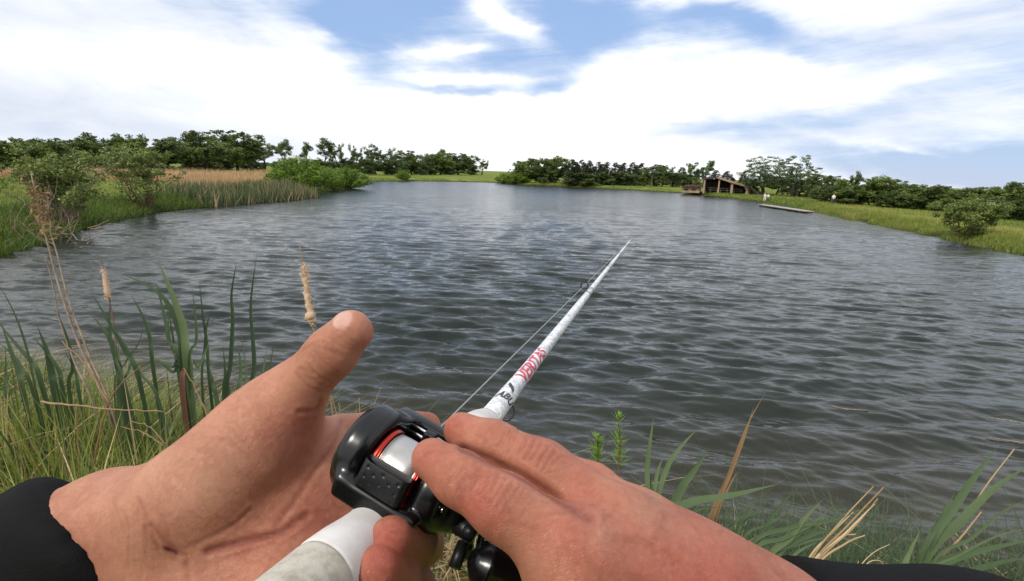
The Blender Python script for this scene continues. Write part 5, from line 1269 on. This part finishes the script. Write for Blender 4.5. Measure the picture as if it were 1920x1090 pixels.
    for P, w, a in [([(1400, 1030), (1480, 990), (1560, 975), (1645, 944)], 13, .5), ([(1430, 1060), (1480, 1010), (1510, 970), (1544, 936)], 17, .7), ([(1410, 1040), (1470, 1010), (1520, 985), (1566, 946)], 13, .5),
                    ([(1400, 1050), (1440, 980), (1470, 940), (1490, 920)], 8, .3), ([(1390, 1020), (1440, 985), (1490, 952)], 8, .4), ([(1440, 1080), (1470, 1030), (1500, 1000), (1520, 990)], 12, .6), ([(1455, 1090), (1490, 1040), (1535, 1015)], 12, .7),
                    ([(1380, 1000), (1420, 960), (1448, 925)], 6, .3), ([(1420, 1060), (1500, 1020), (1600, 1000)], 10, .5), ([(1400, 1045), (1460, 1030), (1530, 1000), (1600, 990)], 16, .35), ([(1370, 1000), (1400, 965), (1410, 940)], 6, .3),
                    ([(1450, 1085), (1462, 1040), (1470, 1010)], 9, .5), ([(1380, 1015), (1395, 980), (1420, 962)], 8, .5)]: leafblade(A, P, w, 1.9, a=a)
    A = plant('straw_bundle', (1530, 1070), 1.9, 'fan of broken tan straws right of the wrist', 'straw')
    for i, P in enumerate([[(1518, 1066), (1590, 985), (1657, 914)], [(1514, 1062), (1575, 980), (1638, 912)], [(1522, 1068), (1600, 990), (1646, 935)], [(1526, 1070), (1585, 1020), (1622, 1004)], [(1520, 1070), (1570, 1010), (1605, 1002)], [(1510, 1060), (1560, 1000), (1600, 960)], [(1516, 1066), (1585, 1000), (1640, 945)]]):
        stalk(A, P, 8 - i % 3, 1.9, a=.35 + .1 * i)
    A = plant('dead_tendril', (1620, 1090), 1.8, 'thin pale curled tendrils beside the straw fan', 'tendril')
    for P in ([(1605, 1095), (1615, 1060), (1640, 1035), (1668, 1021)], [(1612, 1095), (1625, 1058), (1650, 1052), (1664, 1075)], [(1600, 1095), (1604, 1070), (1610, 1052)]): stalk(A, P, 3.5, 1.8, a=.95)
    A = plant('reed', (1730, 1070), 1.9, 'tall reed in the lower right corner with wide slanting leaves', 'reed', G)
    for P, w, a in [([(1740, 1030), (1790, 950), (1830, 890), (1868, 842)], 22, .45), ([(1735, 1050), (1800, 980), (1860, 920), (1930, 872)], 26, .6), ([(1690, 1080), (1704, 1040), (1726, 994)], 14, .8), ([(1700, 1085), (1780, 1050), (1850, 1030), (1935, 1012)], 24, .45),
                    ([(1720, 1090), (1800, 1040), (1870, 1005), (1930, 990)], 8, .7), ([(1745, 1060), (1820, 1010), (1880, 960), (1930, 935)], 9, .6), ([(1725, 1050), (1760, 980), (1790, 925)], 15, .4), ([(1680, 1090), (1720, 1060), (1745, 1050)], 10, .8),
                    ([(1800, 1095), (1860, 1060), (1930, 1045)], 18, .3), ([(1750, 1040), (1758, 990), (1770, 960)], 7, .3)]: leafblade(A, P, w, 1.9, a=a)
    for P, w in [([(1735, 1060), (1800, 985), (1850, 910), (1902, 842)], 7), ([(1740, 1080), (1800, 1010), (1840, 960)], 8)]: stalk(A, P, w, 1.92, a=.6, name='stem')
    A = plant('reed', (900, 800), 2.6, 'single green blade showing behind the rod just above the fingers', 'reed', G)
    leafblade(A, [(920, 840), (932, 800), (940, 765)], 12, 2.6, a=.6)
    # floating twigs at the right edge
    for i, P in enumerate([[(1852, 782), (1885, 788), (1925, 795)], [(1850, 820), (1890, 826), (1925, 832)], [(1560, 762), (1590, 768), (1628, 770)]]):
        Q = np.array([on_z(*p, .015) for p in P]); g = Geo(); g.tube(catmull(Q, 4), .005, 6, .3)
        tag(g.build('twig', MAT['twig']), ['dark twig floating at the right edge, upper of two', 'dark twig floating at the right edge, lower of two', 'short twig floating apart in open water'][i], 'twig')
    # dead brush on the left shore
    A = plant('dead_brush', (70, 462), 13.5, 'tangle of dead grey branches at the left waterline', 'dead brush')
    p = hit(72, 452); g = Geo(); tips = []
    for k in range(36):
        a = r.random() * 6.28; q = np.array([p[0] + r.normal() * .7, p[1] + r.normal() * .4, gz(p[0], p[1]) - .3])
        grow(q, norm(np.array([math.cos(a) * .9, math.sin(a) * .9, 1.0])), r.uniform(.4, 1.15), .022, 2, r, g, tips, .5, .05, (1, 3), .7)
    o = g.build('branch', MAT['twig'], A)
    A = plant('dead_brush', (340, 396), 22, 'bare fallen branch dipping into the water left of the cattails', 'dead brush')
    for P in ([(165, 428), (185, 422), (205, 412)], [(170, 430), (192, 426), (208, 418)]): stalk(A, P, 3, 15, 'twig', root=False)
    shrub(116, 425, 286, 128, 'broad leafy shrub with grey stems at the left waterline, nearest shrub', 3, 22, .05, 60, spread=.22)
    shrub(274, 396, 284, 100, 'leafy shrub with thin reddish stems, between the big shrub and the cattails', 11, 18, .055, 42, stemm='browntwig', low=.22, spread=.19)
    shrub(1810, 448, 384, 72, 'lone leafy shrub on the right bank near the waterline', 17, 16, .05, 95, low=.04, spread=.3, stemm='browntwig')
if ONLY is None or 'veg' in ONLY:
    build_trees(); build_grasses(); build_plants()
# ------------------------------------------------------------------ pavilion, dock, people on the far bank
def local_frame(px, py):
    p = hit(px, py); d = (p - CAM) @ FW; u = norm(np.array([RT[0], RT[1], 0])); 
    view = norm(np.array([p[0], p[1], 0])); u = norm(np.array([view[1], -view[0], 0]))
    M_ = np.eye(4); M_[:3, 0] = u; M_[:3, 1] = view; M_[:3, 2] = (0, 0, 1); M_[:3, 3] = [p[0], p[1], gz(p[0], p[1])]
    return M_, d / FPX
def build_pavilion():
    Mx, s = local_frame(1345, 363)
    root = empty('pavilion', Mx[:3, 3], label='open picnic pavilion with a dark roof sloping down right and tan posts', cat='pavilion')
    def T(P): P = np.asarray(P, float); return P @ Mx[:3, :3].T + Mx[:3, 3]
    def prism(P, y0, y1, name, m, parent=root):
        n = len(P); g = Geo(); V = [(x, y0, z) for x, z in P] + [(x, y1, z) for x, z in P]
        g.add(T(V), [tuple(range(n)), tuple(range(n, 2 * n))[::-1]] + [(i, i + n, (i + 1) % n + n, (i + 1) % n) for i in range(n)])
        return g.build(name, MAT[m], parent, smooth=False)
    def X(px): return (px - 1345) * s
    def Zp(px, py): return max(0, (363 + (px - 1345) * .037 - py) * s)
    zr0, zr1 = Zp(1320, 333), Zp(1398, 352); x0, x1 = X(1314), X(1401)
    th = .22; xk = X(1342); zk = zr0 - .05
    prism([(x0, zr0 - .1), (xk, zk + .12), (x1, zr1 + .14), (x1, zr1 - .06), (xk, zk - .12), (x0, zr0 - .35)], 0, 7.5, 'roof', 'roof')
    prism([(xk, zk + .14), (x1 + .05, zr1 + .16), (x1 + .05, zr1 - .14), (xk, zk - .08)], -.14, -.004, 'fascia', 'timber')
    for px, w in ((1320, .2), (1346, .2), (1369, .3)):
        for y in (.15, 5.2):
            g = Geo(); xx = X(px); zz = np.interp(xx, [x0, xk, x1], [zr0 - .35, zk - .12, zr1 - .06]) - .003; g.box((xx - w / 2, y, -.1), (xx + w / 2, y + .35, zz)); V = T(g.V[0]); g2 = Geo(); g2.add(V, g.F); g2.build('post', MAT['timber'], root, smooth=False)
    xe = X(1397); prism([(xe - .35, -.1), (xe + .25, -.1), (xe + .3, zr1 - .15), (xe - .15, zr1 - .12), (xe - .5, zr1 - .02), (xe - .2, zr1 - .4)], -.1, 6.8, 'buttress', 'timber')
    prism([(X(1318), -.1), (X(1394), -.1), (X(1394), zr1 * .85), (X(1344), zr0 * .9), (X(1318), zr0 * .86)], 5.9, 6.1, 'shade_backing', 'darkwood_and_shade')  # dark sheet standing in for the shade under the open roof
    for px in (1338, 1356, 1380):
        g = Geo(); xx = X(px)
        g.box((xx - .8, 2.2, .66), (xx + .8, 2.9, .72)); g.box((xx - .8, 1.7, .38), (xx + .8, 1.95, .43)); g.box((xx - .8, 3.15, .38), (xx + .8, 3.4, .43)); g.box((xx - .5, 1.75, 0), (xx - .42, 3.3, .36)); g.box((xx + .42, 1.75, 0), (xx + .5, 3.3, .36)); g.box((xx - .5, 2.4, .36), (xx - .42, 2.7, .655)); g.box((xx + .42, 2.4, .36), (xx + .5, 2.7, .655))
        g2 = Geo(); g2.add(T(np.concatenate(g.V)), g.F); o = g2.build('picnic_table', MAT['wood'], smooth=False)
        tag(o, {1338: 'leftmost wooden picnic table under the pavilion roof', 1356: 'middle wooden picnic table under the pavilion roof', 1380: 'rightmost wooden picnic table under the pavilion roof'}[px], 'picnic table', 'picnic tables under the pavilion')
    # low stone building on its left
    rt = empty('stone_building', T([(X(1298), 1, 0)])[0], label='low tan stone building with a flat brown roof, left of the open pavilion', cat='building')
    prism([(X(1281), -.1), (X(1313), -.1), (X(1313), Zp(1313, 351)), (X(1281), Zp(1281, 352))], .6, 5, 'wall', 'stone', rt)
    prism([(X(1277), Zp(1277, 352) + .02), (X(1316), Zp(1316, 351) + .0), (X(1314), Zp(1316, 351) + .22), (X(1285), Zp(1281, 352) + .26)], .1, 5.4, 'roof', 'roof', rt)
    for px in (1288, 1302):
        xx = X(px); prism([(xx - .25, Zp(px, 358)), (xx + .25, Zp(px, 358)), (xx + .25, Zp(px, 355)), (xx - .25, Zp(px, 355))], .57, .598, 'window', 'darkwood_and_shade', rt)
def build_dock():
    a, b = on_z(1422, 381.5, .28), on_z(1508, 393.5, .28)
    u = norm((b - a) * [1, 1, 0]); v = np.array([-u[1], u[0], 0]); v = v if v @ a > 0 else -v
    L = np.linalg.norm(b - a); root = empty('dock', (a + b) / 2, label='low pale wooden fishing dock along the right shore', cat='dock')
    def bx(l0, l1, w0, w1, z0, z1, name, m):
        g = Geo(); V = [a * [1, 1, 0] + u * l + v * w + [0, 0, z] for l in (l0, l1) for w in (w0, w1) for z in (z0, z1)]
        g.add(V, [(0, 1, 3, 2), (4, 6, 7, 5), (0, 4, 5, 1), (2, 3, 7, 6), (0, 2, 6, 4), (1, 5, 7, 3)]); return g.build(name, MAT[m], root, smooth=False)
    bx(0, L, 0, .8, .14, .19, 'deck', 'wood'); bx(0.05, L - .05, .05, .75, .05, .138, 'frame', 'darkwood_and_shade')
    for l in np.linspace(.3, L - .3, 6): bx(l, l + .15, .1, .25, -.8, .049, 'post', 'darkwood_and_shade')
def far_person(px, py, hgt, label, shirt, seed):
    Mx, s = local_frame(px, py); base = Mx[:3, 3]; k = hgt / 1.75
    root = empty('person', base, label=label, cat='person', group='people on the far bank')
    u, v = Mx[:3, 0], Mx[:3, 1]; c = lambda x, y, z: base + (u * x + v * y + np.array([0, 0, z])) * k
    f = Field(base - .45 * k - [0, 0, 0], base + [.45 * k, .45 * k, 1.85 * k], .025 * k)
    B = lambda a, b, ra, rb: f.cone(c(*a), c(*b), ra * k, rb * k)
    legs = smin(smin(B((-.1, 0, .9), (-.13, 0, .5), .085, .06), B((-.13, 0, .5), (-.14, .02, .06), .06, .045), .03 * k), smin(B((.1, 0, .9), (.13, -.05, .5), .085, .06), B((.13, -.05, .5), (.15, .0, .06), .06, .045), .03 * k), .02 * k)
    D = smin(legs, B((0, 0, .95), (0, 0, 1.35), .13, .15), .06 * k)
    D = smin(D, B((0, 0, 1.4), (0, -.01, 1.52), .055, .05), .04 * k); D = smin(D, B((0, -.02, 1.62), (0, -.01, 1.66), .085, .09), .02 * k)
    for sx in (-1, 1):
        D = smin(D, smin(B((sx * .18, 0, 1.38), (sx * .25, -.02, 1.1), .05, .04), B((sx * .25, -.02, 1.1), (sx * .2, -.16, .9), .04, .03), .02 * k), .03 * k)
    V, F = surface_nets(D, f.lo, f.h); mesh_obj('body', relax(V, F, 1), F, MAT['skin'], root, attrs={n: np.zeros(len(V)) for n in ('crease', 'red', 'pale', 'cut', 'nail')})
    S_ = smin(B((0, 0, 1.0), (0, 0, 1.36), .145, .165), smin(B((-.18, 0, 1.38), (-.23, -.02, 1.2), .065, .058), B((.18, 0, 1.38), (.23, -.02, 1.2), .065, .058), .02 * k), .05 * k)
    V, F = surface_nets(S_, f.lo, f.h); mesh_obj('shirt', V, F, MAT[shirt], root)
    S_ = smin(smin(B((-.1, 0, .92), (-.13, 0, .5), .1, .075), B((.1, 0, .92), (.13, -.05, .5), .1, .075), .02 * k), B((-.13, 0, .5), (-.14, .02, .15), .075, .06), .02 * k); S_ = smin(S_, B((.13, -.05, .5), (.15, 0, .15), .075, .06), .02 * k)
    V, F = surface_nets(S_, f.lo, f.h); mesh_obj('trousers', V, F, MAT['trousers' if seed else 'shirt'], root)
if ONLY is None or 'far' in ONLY:
    build_pavilion(); build_dock()
    far_person(1433, 379, .95, 'person in white standing on the grass behind the dock, left one', 'shirt', 0)
    far_person(1439, 379, .9, 'shorter person in white standing right beside the other behind the dock', 'shirt', 1)
    far_person(1561, 384, 1.0, 'person in a white shirt before the dark wood, right of the dock', 'shirt', 1)
